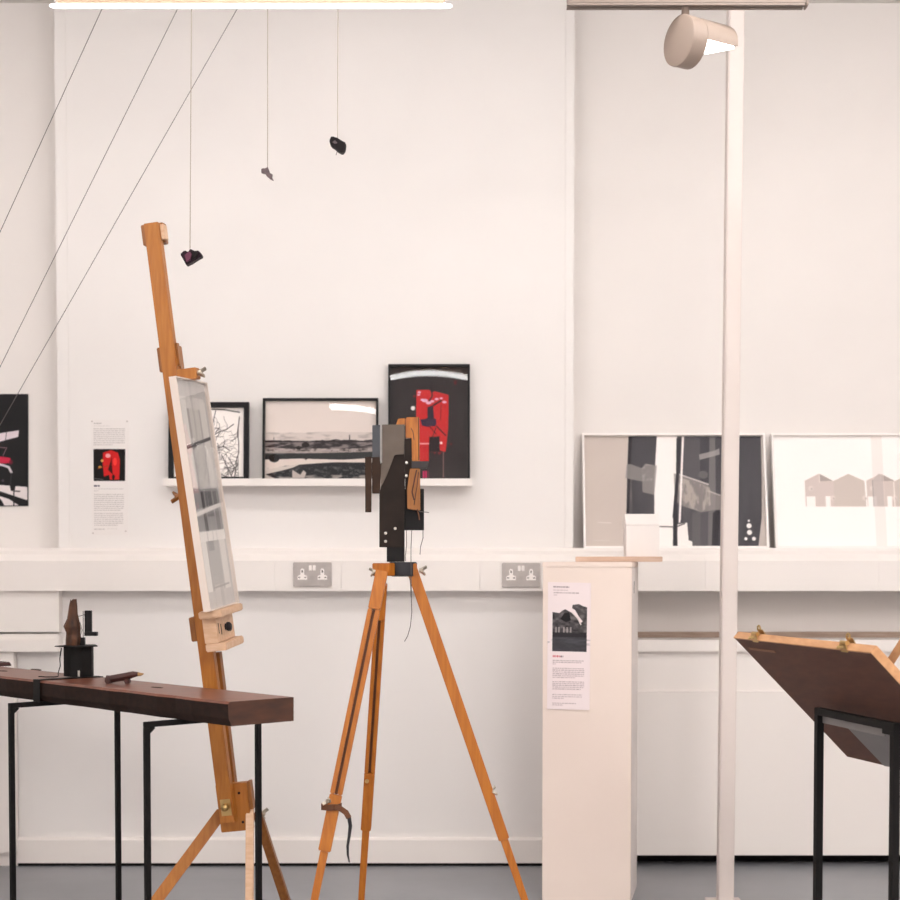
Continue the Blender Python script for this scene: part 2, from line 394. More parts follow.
for x, wh in ((-1.75, 'left'), (-.35, 'second'), (1.05, 'third'), (2.2, 'right')):  # unseen washers added to brighten the upper wall
    t = thing('added_washer', 'tilted wall washer added unseen above the view, the %s one of four facing the back wall' % wh, 'light', (x, 4.2, 2.95), 'added wall washers facing the back wall')
    dn = V((0, .78, -.626)); upv = V((0, .626, .78)); c = V((x, 4.2, 3.02)); rx = V((.5, 0, 0))
    q8 = lambda k, h, d0, d1: [c + rx * k * a + upv * h * b + dn * d for d in (d0, d1) for a, b in ((-1, -1), (1, -1), (1, 1), (-1, 1))]
    link('housing', B(hexa, q8(1, .15, -.06, 0)), 'lampbody', t, .003); link('lens', B(hexa, q8(.97, .135, .0005, .004)), 'wash', t)
    for k in (-.3, .3): link('suspension_rod', B(tube, [(x + k, 4.17, 3.06), (x + k, 4.17, ZC)], .006), 'steel', t)
for x, y, wh in ((1.15, .55, 'over the camera, nearer the middle'), (2.2, .55, 'over the camera, near the right wall'), (-2.38, .55, 'over the camera, near the left wall'), (1.3, -.85, 'behind the camera on the right'), (-2.38, -.85, 'behind the camera on the left')):  # unseen panels added as front fill light
    t = thing('added_light_panel', 'unseen fill light panel added ' + wh, 'light', (x, y, ZC - .03), 'added light panels over the camera')
    x0_, x1_ = max(x - .45, XL + .02), min(x + (.45 if x > 0 else .3), XR - .02)
    link('frame', B(box, x0_, x1_, y - .62, y + .62, ZC - .025, ZC), 'trim', t); link('diffuser', B(box, x0_ + .03, x1_ - .03, y - .59, y + .59, ZC - .030, ZC - .0255), 'fill', t)
# track and its spotlight
YT = 4.5; ta, tb = P(567, 7.5, YT), P(805, 7.5, YT)
trk = thing('light_track', 'grey lighting track at the top right carrying one spotlight', 'track', ((ta.x + tb.x) / 2, YT, ta.z))
link('rail', B(box, ta.x, tb.x, YT - .018, YT + .018, ta.z + .006, ta.z + .05), 'track', trk, .002)
bm = bmesh.new(); box(bm, ta.x, tb.x - .004, YT - .021, YT - .010, ta.z, ta.z + .006); box(bm, ta.x, tb.x - .004, YT + .010, YT + .021, ta.z, ta.z + .006); link('flange', bm, 'track', trk)
link('end_cap', B(box, tb.x, tb.x + .006, YT - .022, YT + .022, ta.z - .001, ta.z + .052), 'track', trk, .002)
for x in (ta.x + .15, tb.x - .15): link('suspension_rod', B(tube, [(x, YT, ta.z + .04), (x, YT, ZC)], .005), 'steel', trk)
c0 = P(678, 40, YT); sp = thing('track_spotlight', 'beige cylindrical spotlight hanging from the track, pointing right', 'spotlight', (c0.x, YT, c0.z - .075))
ax = V((.87, .48, -.05)).normalized(); sd = ax.cross(V((0, 0, 1))).normalized(); up = sd.cross(ax).normalized(); _c, _s = math.cos(.16), math.sin(.16); sd, up = sd * _c - up * _s, up * _c + sd * _s; R = .0715
link('end_cap', B(lathe, c0, ax, [(R * .93, 0), (R * .99, .003), (R, .008), (R, .012)], 40), 'lampbody', sp, smooth=True)
def arc(bm, c, r0, r1, a0, a1, l0, l1, n=28):
    pts = []
    for i in range(n + 1):
        a = math.radians(a0 + (a1 - a0) * i / n); pts.append(c + sd * math.cos(a) * r1 + up * math.sin(a) * r1 + ax * l0)
    for i in range(n, -1, -1):
        a = math.radians(a0 + (a1 - a0) * i / n); pts.append(c + sd * math.cos(a) * r0 + up * math.sin(a) * r0 + ax * l0)
    n2 = len(pts); A = [bm.verts.new(p) for p in pts]; Bv = [bm.verts.new(p + ax * (l1 - l0)) for p in pts]
    m = n2 // 2
    for i in range(m - 1):
        bm.faces.new((A[i], A[i + 1], A[n2 - 2 - i], A[n2 - 1 - i])); bm.faces.new((Bv[n2 - 1 - i], Bv[n2 - 2 - i], Bv[i + 1], Bv[i]))
    for i in range(n2): bm.faces.new((A[i], Bv[i], Bv[(i + 1) % n2], A[(i + 1) % n2]))
link('drum', B(lathe, c0, ax, [(R * .985, .0125), (R * .985, .05), (R * .9, .0505)], 40), 'lampbody', sp, smooth=True)
bm = bmesh.new(); arc(bm, c0, R * .93, R * .985, 4, 176, .0508, .150); link('hood', bm, 'lampbody', sp, smooth=True)
bm = bmesh.new(); arc(bm, c0, R * .93, R * .955, 6, 174, .1502, .158); link('hood_lip', bm, 'lampbody', sp, smooth=True)
bm = bmesh.new(); q = lambda a, b, l: c0 + sd * a + up * b + ax * l
hexa(bm, [q(-R * .9, -.002, .052), q(R * .9, -.002, .052), q(R * .9, -.002, .148), q(-R * .9, -.002, .148), q(-R * .85, .012, .052), q(R * .85, .012, .052), q(R * .85, .012, .148), q(-R * .85, .012, .148)])
link('lens', bm, 'lens', sp)
nk = c0 + ax * .025; link('neck', B(tube, [nk + V((0, 0, R - .004)), (nk.x, nk.y, ta.z + .004)], .011, 14), 'lampbody', sp)

# ================================================================== STRINGS AND HANGING PIECES
def chunk(bm, c, r, seed, n=26, sq=(1, 1, 1)):
    rr = random.Random(seed); vs = []
    for i in range(n):
        d = V((rr.gauss(0, 1), rr.gauss(0, 1), rr.gauss(0, 1))).normalized() * rr.uniform(.7, 1) * r
        vs.append(bm.verts.new(V(c) + V((d.x * sq[0], d.y * sq[1], d.z * sq[2]))))
    bmesh.ops.convex_hull(bm, input=vs)
    for v in [v for v in bm.verts if not v.link_faces]: bm.verts.remove(v)
def hanging(x0, xt, yt, Y, label, grp='small pieces hung on strings'):
    tp = P(x0, 10, Y); bt = P(xt, yt, Y); d = bt - tp; top = tp - d * ((ZC - tp.z) / d.z * -1)
    top = V((tp.x, Y, ZC)); t = thing('hanging_fragment', label, 'hanging piece', bt, grp)
    link('string', B(tube, [top, tp, bt], .0015, 6), 'string', t)
    return t
YH = 5.0
def pxpoly(pts, Y, th=.03): 
    bm = bmesh.new(); prism(bm, [P(x, y, Y - th / 2) for x, y in pts], (0, th, 0)); return bm
t = hanging(191.5, 190, 249, YH, 'purple and black jagged fragment, lowest of three hung on strings, beside easel top')
link('fragment', pxpoly([(180, 254), (184.5, 250), (188, 252), (190, 248.5), (195, 251), (198, 250), (200.5, 252.5), (202, 256), (198, 258), (191, 262.5), (186, 265), (184, 261)], YH, .035), 'purple', t, .002)
link('facet', pxpoly([(184.5, 255), (189, 251), (192, 254), (190, 260), (186.5, 262)], YH - .014, .02), 'magenta', t, .001, label='magenta facet')
link('shard', pxpoly([(192, 253), (196, 250.5), (198, 253), (195, 258), (192, 260)], YH - .012, .03), 'charcoal', t, .001)
t = hanging(267.7, 267.5, 167, YH, 'tiny grey brown fragment hung on the middle one of three strings')
link('fragment', pxpoly([(261.2, 168.5), (266, 168), (267.5, 166.5), (269.5, 171.5), (268.5, 174), (264, 173), (261.2, 172.5)], YH, .015), 'greypiece', t, .001)
link('shard', pxpoly([(266, 173), (269, 172.5), (272.5, 174), (272, 177), (273.5, 180.5), (270, 178.5), (266, 175)], YH - .006, .012), 'greypiece', t, .001)
t = hanging(338, 337.5, 138, YH, 'black rounded fragment hung highest, rightmost of three on strings')
link('fragment', pxpoly([(330, 137.5), (332, 135.5), (335, 137), (337, 137.3), (341, 140), (346, 142.5), (345, 149), (342.5, 153), (338, 150.5), (334, 147), (330.5, 145), (329.3, 141)], YH, .035), 'charcoal', t, .003)
link('facet', pxpoly([(332.5, 142), (335, 140), (337.5, 143), (334.5, 143.6)], YH - .012, .014), 'greypiece', t)
link('pin', B(tube, [P(337.5, 150, YH), P(336, 155.3, YH)], .001, 5), 'wire', t)
# three slanting wires
for (xa_, xb_, yb_, nm) in ((101.5, 0, 232, 'thin dark slanting wire, leftmost of three at top left'), (177, 0, 367, 'thin dark slanting wire, middle one of three at top left'), (236.5, 0, 425, 'thin dark slanting wire, rightmost of three, crossing the black print')):
    Yq = 5.2 + (xa_ - 170) * .002; a = P(xa_, 10, Yq); b = P(xb_, yb_, Yq); d = b - a
    top = a + d * ((ZC - a.z) / d.z); k = min((XL - a.x) / d.x, (-a.z) / d.z); bot = a + d * k
    t = thing('slanting_wire', nm, 'wire', bot, 'slanting wires at top left')
    link('strand', B(tube, [top, bot], .0012, 6), 'wire', t)
    disc(b_ := bmesh.new(), top, (0, 0, -1), .008, .012, 10); link('ceiling_hook', b_, 'steel', t)

# ================================================================== PICTURES
def framed(name, label, cat, bbox, Yb, tilt, fw, fd, fm, cv, glass='glass', warp=0., group=None, inset=0., zbot=None, shear=None):
    x0, y0, x1, y1 = bbox; xm = (x0 + x1) / 2
    n = V((0, -math.cos(tilt), math.sin(tilt))); u = V((0, math.sin(tilt), math.cos(tilt))); r = V((1, 0, 0))
    bl = P(x0, y1, Yb); br = P(x1, y1, Yb); H = (hit(xm, y0, bl, n) - bl).dot(u); W = br.x - bl.x
    if zbot is not None: bl.z = zbot; H = (hit(xm, y0, bl, n) - bl).dot(u)
    t = thing(name, label, cat, bl + r * W / 2, group)
    Q = lambda a, b, c=0.: bl + r * a + u * b + n * c
    bm = bmesh.new()                                       # mitred moulding, front at c=0
    o = [(0, 0), (W, 0), (W, H), (0, H)]; i = [(fw, fw), (W - fw, fw), (W - fw, H - fw), (fw, H - fw)]
    for k in range(4):
        k2 = (k + 1) % 4
        hexa(bm, [Q(*o[k]), Q(*o[k2]), Q(*i[k2]), Q(*i[k]), Q(*o[k], -fd), Q(*o[k2], -fd), Q(*i[k2], -fd), Q(*i[k], -fd)])
    bmesh.ops.remove_doubles(bm, verts=bm.verts[:], dist=1e-5)
    link('frame', bm, fm, t)
    bm = bmesh.new(); hexa(bm, [Q(fw * .6, fw * .6, -fd + .001), Q(W - fw * .6, fw * .6, -fd + .001), Q(W - fw * .6, H - fw * .6, -fd + .001), Q(fw * .6, H - fw * .6, -fd + .001)] + [Q(fw * .6, fw * .6, -fd + .005), Q(W - fw * .6, fw * .6, -fd + .005), Q(W - fw * .6, H - fw * .6, -fd + .005), Q(fw * .6, H - fw * .6, -fd + .005)])
    link('backing', bm, 'board', t)
    e = fw + inset
    link_print('print', cv.mesh('print', gain=1.1, lift=.022, corner=lambda uu, vv: Q(e + (W - 2 * e) * uu, e + (H - 2 * e) * (1 - vv), -fd + .0065)), t)
    NX, NY = 16, 8; bm = bmesh.new(); g = []
    for c in (-.006, -.0045):
        lay = []
        for b in range(NY + 1):
            row = []
            for a in range(NX + 1):
                fa, fb = a / NX, b / NY
                row.append(bm.verts.new(Q(fw + (W - 2 * fw) * fa, fw + (H - 2 * fw) * fb, c + warp * (1 - (2 * fa - 1) ** 2) * (fb - .5) * (H - 2 * fw))))
            lay.append(row)
        g.append(lay)
    for b in range(NY):
        for a in range(NX):
            bm.faces.new((g[1][b][a], g[1][b][a + 1], g[1][b + 1][a + 1], g[1][b + 1][a])); bm.faces.new((g[0][b + 1][a], g[0][b + 1][a + 1], g[0][b][a + 1], g[0][b][a]))
    for b in range(NY):
        for a in (0, NX): bm.faces.new((g[0][b][a], g[1][b][a], g[1][b + 1][a], g[0][b + 1][a]))
    for a in range(NX):
        for b in (0, NY): bm.faces.new((g[0][b][a], g[1][b][a], g[1][b][a + 1], g[0][b][a + 1]))
    link('glass', bm, glass, t, smooth=True)
    return t
# picture shelf
YS = 5.855
s0, s1 = P(163, 486, YS), P(472, 486, YS); zt = P(0, 478.5, YS).z; zb_ = s0.z
sh = thing('picture_shelf', 'long white picture shelf on the pier wall with raised front lip', 'shelf', ((s0.x + s1.x) / 2, YW, zb_))
link('shelf_board', B(box, s0.x, s1.x, YS + .008, YW, zb_ + .002, zb_ + .016), 'trim', sh, .001)
link('front_lip', B(box, s0.x, s1.x, YS, YS + .012, zb_, zt), 'trim', sh, .0015)
link('back_rail', B(box, s0.x, s1.x, YW - .012, YW, zb_ + .016, zt + .002), 'trim', sh)
zsf = zb_ + .0165
# a) ink drawing, mostly behind the easel
cv = Canvas(173, 407, 244, 474, 2.4, (250, 243, 238))
ik = (62, 56, 56)
cv.line([(200, 409), (214, 408.6), (224, 409), (232, 410.5), (239, 411.5)], 1.1, (80, 75, 74)); cv.line([(176, 411), (200, 409)], 1.2, ik)
cv.line([(239, 416), (238, 424), (237, 431), (238.3, 440), (238.5, 450), (236, 458), (235.5, 468), (234, 474)], .9, ik)
cv.line([(215, 410), (213.5, 416), (212, 423)], .7, ik)
rr = random.Random(5)
for k in range(70):
    x, y = rr.uniform(206, 236), 425 + 49 * rr.random() ** .8; a = rr.uniform(-.9, .5); pts = [(x, y)]
    for j in range(5): a += rr.uniform(-.7, .7); x += 3.2 * math.cos(a); y += 3.0 * math.sin(a); pts.append((min(x, 238), y))
    cv.line(pts, rr.uniform(.25, .6), ik, rr.uniform(.4, .85))
for q in ([(214, 433), (219, 430), (226, 428), (233, 423)], [(215, 431), (218, 427)], [(221, 452), (226, 462), (231, 472)], [(217, 446), (223, 444), (229, 448)], [(228, 455), (234, 464), (231, 473)], [(213, 468), (221, 471), (229, 475)]): cv.line(q, .9, ik, .85)
framed('framed_picture', 'black framed ink drawing on the shelf, half hidden by the easel', 'picture', (168, 402, 248.5, 478), 5.885, .07, .019, .022, 'frameb', cv, zbot=zsf, warp=.0)
# b) monochrome landscape
cv = Canvas(264, 400, 376.5, 478.5, 2.4, (226, 214, 207))
n1 = cv.noise((60, 6), 1); n2 = cv.noise((9, 2), 2); n3 = cv.noise((3.2, 1.8), 3); g = np.array
cv.put((cv.Y > 429 + 5 * n1).astype(float) * (cv.Y < 440), (206, 194, 188), .7)
cv.put(((cv.Y > 431) & (cv.Y < 440)) * np.clip((n2 - .45) * 4, 0, 1), (150, 141, 138), .5)
cv.put((cv.Y > 437.5 + 3 * n2).astype(float), (62, 58, 60))
cv.put(((cv.Y > 441) & (cv.Y < 452)) * np.clip((n2 - .42) * 5, 0, 1), (160, 148, 146), .75)
cv.put(((cv.Y > 444.5 + 4 * n1) & (cv.Y < 451.5)).astype(float), (196, 182, 176), .75)
cv.put(((cv.Y > 447) & (cv.Y < 450)) * np.clip((n3 - .5) * 5, 0, 1), (70, 66, 66), .8)
cv.put((cv.Y > 451 + 1.5 * n2).astype(float), (66, 68, 68)); cv.put((cv.Y > 451) * np.clip((n2 - .55) * 5, 0, 1), (112, 112, 110), .6)
cv.put(((cv.Y > 456.5) & (cv.Y < 466)).astype(float), (216, 204, 196)); cv.poly([(264, 463), (300, 461), (376, 456), (376, 450), (264, 453)], (58, 60, 61))
cv.poly([(264, 458), (300, 457), (376, 459), (376, 463), (330, 461.5), (300, 463), (280, 467), (264, 470)], (222, 208, 200))
cv.poly([(264, 470), (285, 464), (310, 462), (335, 460.5), (376, 461), (376, 477), (264, 477)], (52, 53, 56)); cv.put((cv.Y > 465) * np.clip((n3 - .55) * 6, 0, 1), (116, 114, 114), .6)
cv.poly([(264, 468.5), (276, 466), (290, 463.5), (300, 462.5), (292, 466), (280, 469), (264, 472.5)], (210, 198, 190))
cv.oval(273.5, 456.5, 5.5, 4.2, (46, 46, 47)); cv.oval(298, 446.5, 2.5, 2, (50, 48, 48)); cv.oval(305, 443.5, 4, 2.6, (50, 48, 48)); cv.oval(305.5, 457, 1.4, 1.2, (60, 58, 58))
cv.poly([(292, 468), (300, 473), (303, 468.5), (306, 471), (304, 476), (292, 476)], (196, 184, 178)); cv.poly([(264, 472), (268, 474), (276, 477), (264, 477)], (200, 188, 180))
cv.put((cv.Y > 473) * np.clip((n2 - .5) * 6, 0, 1), (190, 178, 172), .7)
cv.line([(349.5, 434), (349.5, 439)], 1.1, (80, 76, 76)); cv.line([(273, 436), (273, 439)], .8, (110, 104, 102))
framed('framed_picture', 'black framed grey landscape photograph in the middle of the shelf', 'picture', (262, 398, 378, 478), 5.885, math.radians(6.27), .0085, .022, 'frameb', cv, zbot=zsf, warp=.0042)
# c) red shape on black
cv = Canvas(390, 366.5, 468.5, 479, 2.4, (60, 56, 57))
px = lambda pts: [(380 + a / 6.67, 355 + b / 6.67) for a, b in pts]
red, dk = (194, 54, 56), (54, 50, 52)
cv.poly(px([(243, 228), (330, 228), (345, 250), (365, 238), (460, 262), (458, 480), (440, 640), (402, 630), (395, 540), (330, 540), (326, 700), (262, 705), (262, 440), (240, 420)]), red)
n3 = cv.noise(5, 7); cv.put(np.clip((n3 - .6) * 6, 0, 1) * cv.inside(px([(243, 228), (460, 262), (450, 640), (262, 705)])), (186, 44, 52), .5)
cv.poly(px([(318, 345), (355, 330), (362, 420), (372, 470), (300, 470), (268, 430), (318, 415)]), (58, 52, 62)); cv.poly(px([(330, 545), (400, 535), (398, 640), (325, 640)]), dk)
cv.poly(px([(270, 425), (375, 420), (378, 460), (320, 475), (280, 465)]), (66, 54, 72))
cv.line(px([(345, 180), (345, 240), (350, 270), (330, 300)]), 1.4, dk); cv.line(px([(410, 300), (360, 330)]), 1.6, dk); cv.line(px([(410, 330), (405, 430)]), .8, (120, 40, 46))
cv.line(px([(380, 470), (440, 530)]), 1.2, dk); cv.line(px([(330, 470), (375, 520)]), 1., (110, 30, 40)); cv.line(px([(375, 480), (345, 560)]), .8, dk)
for a, b, r in ((300, 300, 3.0), (325, 315, 2.6), (380, 290, 2.0), (432, 310, 2.2), (262, 245, 1.8), (282, 295, 1.8), (350, 305, 2.), (410, 285, 1.6), (258, 262, 1.5)): cv.oval(380 + a / 6.67, 355 + b / 6.67, r, r * .55, (226, 196, 222), .85)
cv.line(px([(268, 585), (325, 585)]), 1.3, (236, 190, 190), .8); cv.oval(*px([(410, 580)])[0], 1.4, 1.2, (240, 210, 210))
cv.line(px([(425, 640), (425, 812)]), .8, (150, 110, 108)); cv.rect(*px([(285, 765)])[0], *px([(315, 812)])[0], (186, 56, 96)); cv.line(px([(300, 765), (300, 812)]), .6, (80, 40, 50)); cv.line(px([(325, 765), (325, 812)]), .6, (140, 60, 80))
cv.oval(*px([(505, 180)])[0], 1.4, 2.2, (104, 50, 56)); cv.oval(*px([(477, 588)])[0], 1., 1., (110, 48, 54)); cv.oval(*px([(228, 272)])[0], 1.2, 1.2, (130, 50, 56)); cv.oval(*px([(219, 350)])[0], 2.1, 2.1, (244, 238, 236))
cv.line(px([(330, 640), (440, 640)]), .7, (100, 60, 60), .7)
framed('framed_picture', 'tall black framed picture of a red shape, right end of the shelf', 'picture', (388, 364, 470, 478.5), 5.885, math.radians(4.7), .0085, .022, 'frameb', cv, zbot=zsf, warp=.0042)
# d) black print on the left bay wall
cv = Canvas(-60, 394, 28, 506.5, 2.2, (27, 26, 28))
px = lambda pts: [(a / 6.925, 385 + b / 6.925) for a, b in pts]
cv.poly(px([(-300, 420), (-100, 350), (0, 335), (130, 315), (125, 360), (0, 392), (-300, 470)]), (226, 212, 218)); cv.line(px([(44, 330), (38, 380)]), .6, (60, 56, 60))
cv.poly(px([(-250, 520), (0, 495), (70, 505), (80, 540), (0, 545), (-250, 560)]), (196, 40, 70)); cv.oval(*px([(75, 535)])[0], 2, 2.4, (110, 28, 48), .8)
cv.line(px([(0, 432), (45, 436), (20, 490)]), .6, (150, 110, 122)); cv.line(px([(-40, 545), (20, 555), (60, 570), (78, 605)]), 2.2, (214, 206, 212)); cv.line(px([(78, 605), (72, 690)]), .7, (60, 56, 60))
cv.poly(px([(-400, 700), (0, 692), (188, 708), (188, 835), (-400, 835)]), (232, 222, 222))
cv.poly(px([(-300, 700), (0, 735), (188, 800), (188, 835), (130, 835), (60, 790), (0, 770), (-300, 745)]), (28, 27, 29)); cv.poly(px([(65, 690), (110, 690), (100, 735), (75, 735)]), (28, 27, 29))
cv.line(px([(95, 735), (95, 835)]), 1.3, (40, 38, 40)); cv.line(px([(100, 735), (135, 738)]), 1.4, (70, 64, 66)); cv.poly(px([(-20, 770), (12, 800), (30, 835), (-60, 835)]), (28, 27, 29))
cv.oval(*px([(20, 662)])[0], 1.4, 1.4, (70, 60, 70)); cv.oval(-30, 440, 10, 14, (60, 56, 60)); cv.line([(-55, 400), (-30, 430), (-10, 460)], 1.6, (200, 190, 196))
Yq = YB - .006; tl, tr_, bl, br = P(-60, 394, Yq), P(28, 394, Yq), P(-60, 507, Yq), P(28, 506, Yq)
wp = thing('wall_print', 'unframed black print with white and red shapes at left photo edge', 'print', (bl + br) / 2)
bm = bmesh.new(); hexa(bm, [bl, br, tr_, tl] + [p + V((0, .006, 0)) for p in (bl, br, tr_, tl)]); link('backing', bm, 'blackp', wp)
link_print('print', cv.mesh('print', lambda u, v: tl * (1 - u) * (1 - v) + tr_ * u * (1 - v) + bl * (1 - u) * v + br * u * v + V((0, -.0006, 0)), 'printg'), wp)
# e) label sheets
def sheet(name, label, quad, cv, back=(0, .0015, 0), m='paper'):
    tl, tr_, br, bl = quad; t = thing(name, label, 'sheet', (bl + br) / 2)
    bm = bmesh.new(); hexa(bm, [bl, br, tr_, tl] + [p + V(back) for p in (bl, br, tr_, tl)]); link('sheet', bm, m, t)
    n = (tr_ - tl).cross(bl - tl).normalized()
    if n.y > 0: n = -n
    link_print('print', cv.mesh('print', lambda u, v: tl * (1 - u) * (1 - v) + tr_ * u * (1 - v) + bl * (1 - u) * v + br * u * v + n * .0006), t)
    return t
cv = Canvas(91, 420, 129, 536, 4, (237, 231, 228), 1); tg = (172, 164, 162)
cv.text(94, 423, 101.5, 1, tg, .9, 2, 1.0, 1.); cv.text(94, 425.8, 110, 1, tg, .35, 2, .8, 1.); cv.text(93.5, 428.6, 125, 9, tg, .6, 2.0, 1.0)
cv.rect(93.2, 449.2, 125.5, 481.5, (26, 22, 22)); R_ = (206, 34, 34)
cv.poly([(103, 453), (111, 450.5), (118, 453), (120, 460), (119.5, 480), (110, 480), (109, 475), (104, 477), (102.8, 465)], R_); cv.poly([(112, 457), (113, 453), (110.5, 462), (108, 470), (113, 475), (112, 465)], (60, 14, 14))
cv.oval(108, 456, 2.6, 2, (236, 160, 160)); cv.oval(99.8, 467.5, 1.6, 1.3, (214, 150, 60)); cv.oval(102, 461, 1.2, 1.4, (214, 170, 90)); cv.oval(115, 462, 2, 4, (236, 60, 54)); cv.line([(98, 469), (108, 466)], .8, (150, 60, 30)); cv.line([(94, 479), (103, 480)], .8, (90, 90, 90)); cv.oval(113.5, 477.5, 1.6, 2.6, (30, 14, 14))
cv.text(93.5, 485.4, 99.5, 1, (96, 88, 104), 1, 2, 1.8, 1.); cv.text(93.5, 489, 124, 1, tg, .5, 2, .8, 1.); cv.text(93.5, 491, 98, 1, tg, .5, 2, .8, 1.)
cv.text(93.5, 494.6, 124.5, 9, tg, .6, 2.0, 1.0, .9); cv.text(93.5, 513.6, 124, 7, tg, .6, 2.0, 1.0, .8); cv.text(93.5, 529.5, 105, 1, tg, .8, 2, 1., 1.); cv.text(107, 529.2, 118, 1, tg, .3, 2, .8, 1.)
for x, y in ((92.2, 421.5), (127, 421.5), (92.2, 534), (126.5, 532)): cv.oval(x, y, .9, .8, (196, 186, 182))
Yq = YW - .002; sheet('information_sheet', 'narrow text sheet with a small red photo, fixed to wall left of easel', [P(91, 420, Yq), P(129, 420, Yq), P(128, 535, Yq), P(92, 535, Yq)], cv)
# f) two white framed prints leaning in the right bay
zl = zt1
cv = Canvas(584, 435, 765.5, 547.5, 2.0, (96, 94, 96)); dg = (84, 82, 86)
qa = lambda pts: [(560 + a / 4.09, 420 + b / 4.09) for a, b in pts]
cv.rect(583, 434, 770, 550, dg); n1 = cv.noise((14, 50), 4); cv.put(np.clip(n1 - .35, 0, 1), (112, 110, 112), .6)
cv.poly(qa([(90, 50), (286, 50), (278, 180), (262, 530), (90, 530)]), (206, 194, 186)); cv.put(((cv.X < 632)) * np.clip(cv.noise((30, 30), 8) - .45, 0, 1), (196, 184, 176), .8)
cv.poly(qa([(286, 50), (278, 180), (264, 520), (256, 530), (272, 530), (275, 480), (292, 180), (300, 50)]), (58, 56, 60), .8)
cv.poly(qa([(404, 50), (487, 50), (480, 220), (460, 400), (462, 530), (380, 530), (388, 240)]), (250, 243, 240))
cv.poly(qa([(508, 50), (517, 50), (490, 420), (483, 420)]), (246, 238, 235)); cv.poly(qa([(517, 60), (582, 60), (578, 240), (612, 300), (600, 530), (512, 530), (500, 380)]), (104, 101, 104), .8)
cv.poly(qa([(540, 380), (575, 370), (568, 530), (535, 530)]), (112, 109, 110), .8); cv.poly(qa([(622, 60), (645, 60), (640, 300), (622, 530), (600, 530)]), (148, 143, 142), .6); cv.poly(qa([(625, 380), (655, 360), (640, 530), (615, 530)]), (66, 64, 68), .9)
cv.poly(qa([(275, 178), (292, 178), (340, 196), (337, 250), (268, 236)]), (152, 147, 145), .8); cv.poly(qa([(337, 196), (352, 176), (400, 184), (386, 306), (338, 294)]), (156, 150, 148), .8); n3 = cv.noise(4, 9)
cv.put(cv.inside(qa([(337, 196), (352, 176), (398, 184), (384, 306), (338, 294)])) * np.clip((n3 - .5) * 4, 0, 1), (186, 178, 174), .6)
cv.poly(qa([(468, 215), (612, 262), (608, 282), (660, 308), (658, 368), (630, 368), (578, 378), (502, 352), (470, 330)]), (156, 149, 146), .75)
cv.put(cv.inside(qa([(468, 225), (612, 272), (640, 330), (578, 376), (510, 352)])) * np.clip((cv.noise((3, 9), 12) - .42) * 5, 0, 1), (196, 184, 176), .7); cv.line(qa([(490, 220), (610, 262)]), 1.2, (212, 204, 200)); cv.line(qa([(610, 290), (660, 308)]), 1., (200, 190, 186))
cv.poly(qa([(576, 138), (640, 122), (660, 112), (662, 138), (578, 160)]), (170, 164, 162), .8); cv.oval(*qa([(590, 222)])[0], 5, 4, (112, 109, 110))
cv.poly(qa([(410, 440), (518, 420), (522, 492), (537, 498), (537, 530), (405, 530)]), (249, 242, 238)); cv.line(qa([(405, 436), (470, 438), (508, 424)]), 1.2, (104, 100, 100)); cv.poly(qa([(462, 380), (478, 380), (476, 530), (456, 530)]), (70, 68, 72))
cv.poly(qa([(484, 70), (506, 70), (480, 330), (478, 400), (458, 400), (478, 220)]), (74, 72, 76)); cv.poly(qa([(508, 50), (517, 50), (492, 410), (484, 410)]), (246, 238, 235))
cv.poly(qa([(835, 50), (842, 50), (842, 530), (805, 530), (826, 400), (832, 230)]), (200, 190, 184)); cv.poly(qa([(838, 50), (845, 50), (845, 230), (836, 230)]), (236, 228, 224))
for a, b, r in ((772, 412, 1.0), (772, 433, 2.5), (773, 460, 2.5), (757, 486, 1.6), (790, 486, 2.0)): cv.oval(560 + a / 4.09, 420 + b / 4.09, r, r, (248, 242, 240))
cv.line(qa([(152, 419), (205, 421)]), .8, (224, 214, 208)); cv.line(qa([(130, 492), (195, 494)]), .6, (218, 208, 202)); cv.line(qa([(757, 496), (788, 498)]), .5, (60, 58, 62))
framed('framed_picture', 'white framed grey and black abstract collage leaning in the bay, behind pole', 'picture', (584, 433, 769.5, 549), 5.95, math.radians(13.5), .008, .025, 'framew', cv, 'acryl', zbot=zl)
cv = Canvas(776, 435, 960, 547.5, 2.0, (253, 248, 245))
qb = lambda pts: [(760 + a / 6.43, 420 + b / 6.43) for a, b in pts]
for dx in (0, 62.2, 124.4):
    cc = (212, 199, 192) if dx else (214, 200, 194)
    cv.poly([(x + dx, y) for x, y in qb([(303, 388), (395, 343), (488, 390), (500, 390), (500, 556), (303, 556)])], cc); cv.poly([(x + dx, y) for x, y in qb([(400, 343), (484, 388), (400, 392)])], (176, 164, 158)); cv.poly([(x + dx, y) for x, y in qb([(398, 343), (402, 343), (402, 400), (396, 400)])], (236, 224, 218))
    cv.poly([(x + dx, y) for x, y in qb([(490, 390), (588, 343), (690, 390), (695, 556), (488, 556)])], (208, 196, 188))
    for r_ in ((308, 490, 366, 556), (432, 488, 464, 556)): a, b = qb([(r_[0], r_[1])])[0]; c, d = qb([(r_[2], r_[3])])[0]; cv.rect(a + dx, b, c + dx, d, (250, 244, 240))
    for a, b in ((340, 438), (480, 500), (740, 510), (688, 500)):
        X_, Y_ = qb([(a, b)])[0]; cv.oval(X_ + dx, Y_, 2.8, 2.6, (238, 226, 220), .5); cv.oval(X_ + dx + .8, Y_ + .6, 1, 1.2, (186, 174, 168), .7)
a, b = qb([(740, 385)])[0]; c, d = qb([(812, 556)])[0]; cv.rect(a, b, c, d, (140, 132, 130), .55); cv.poly(qb([(755, 368), (785, 342), (812, 356), (812, 390), (740, 390)]), (150, 142, 140), .7)
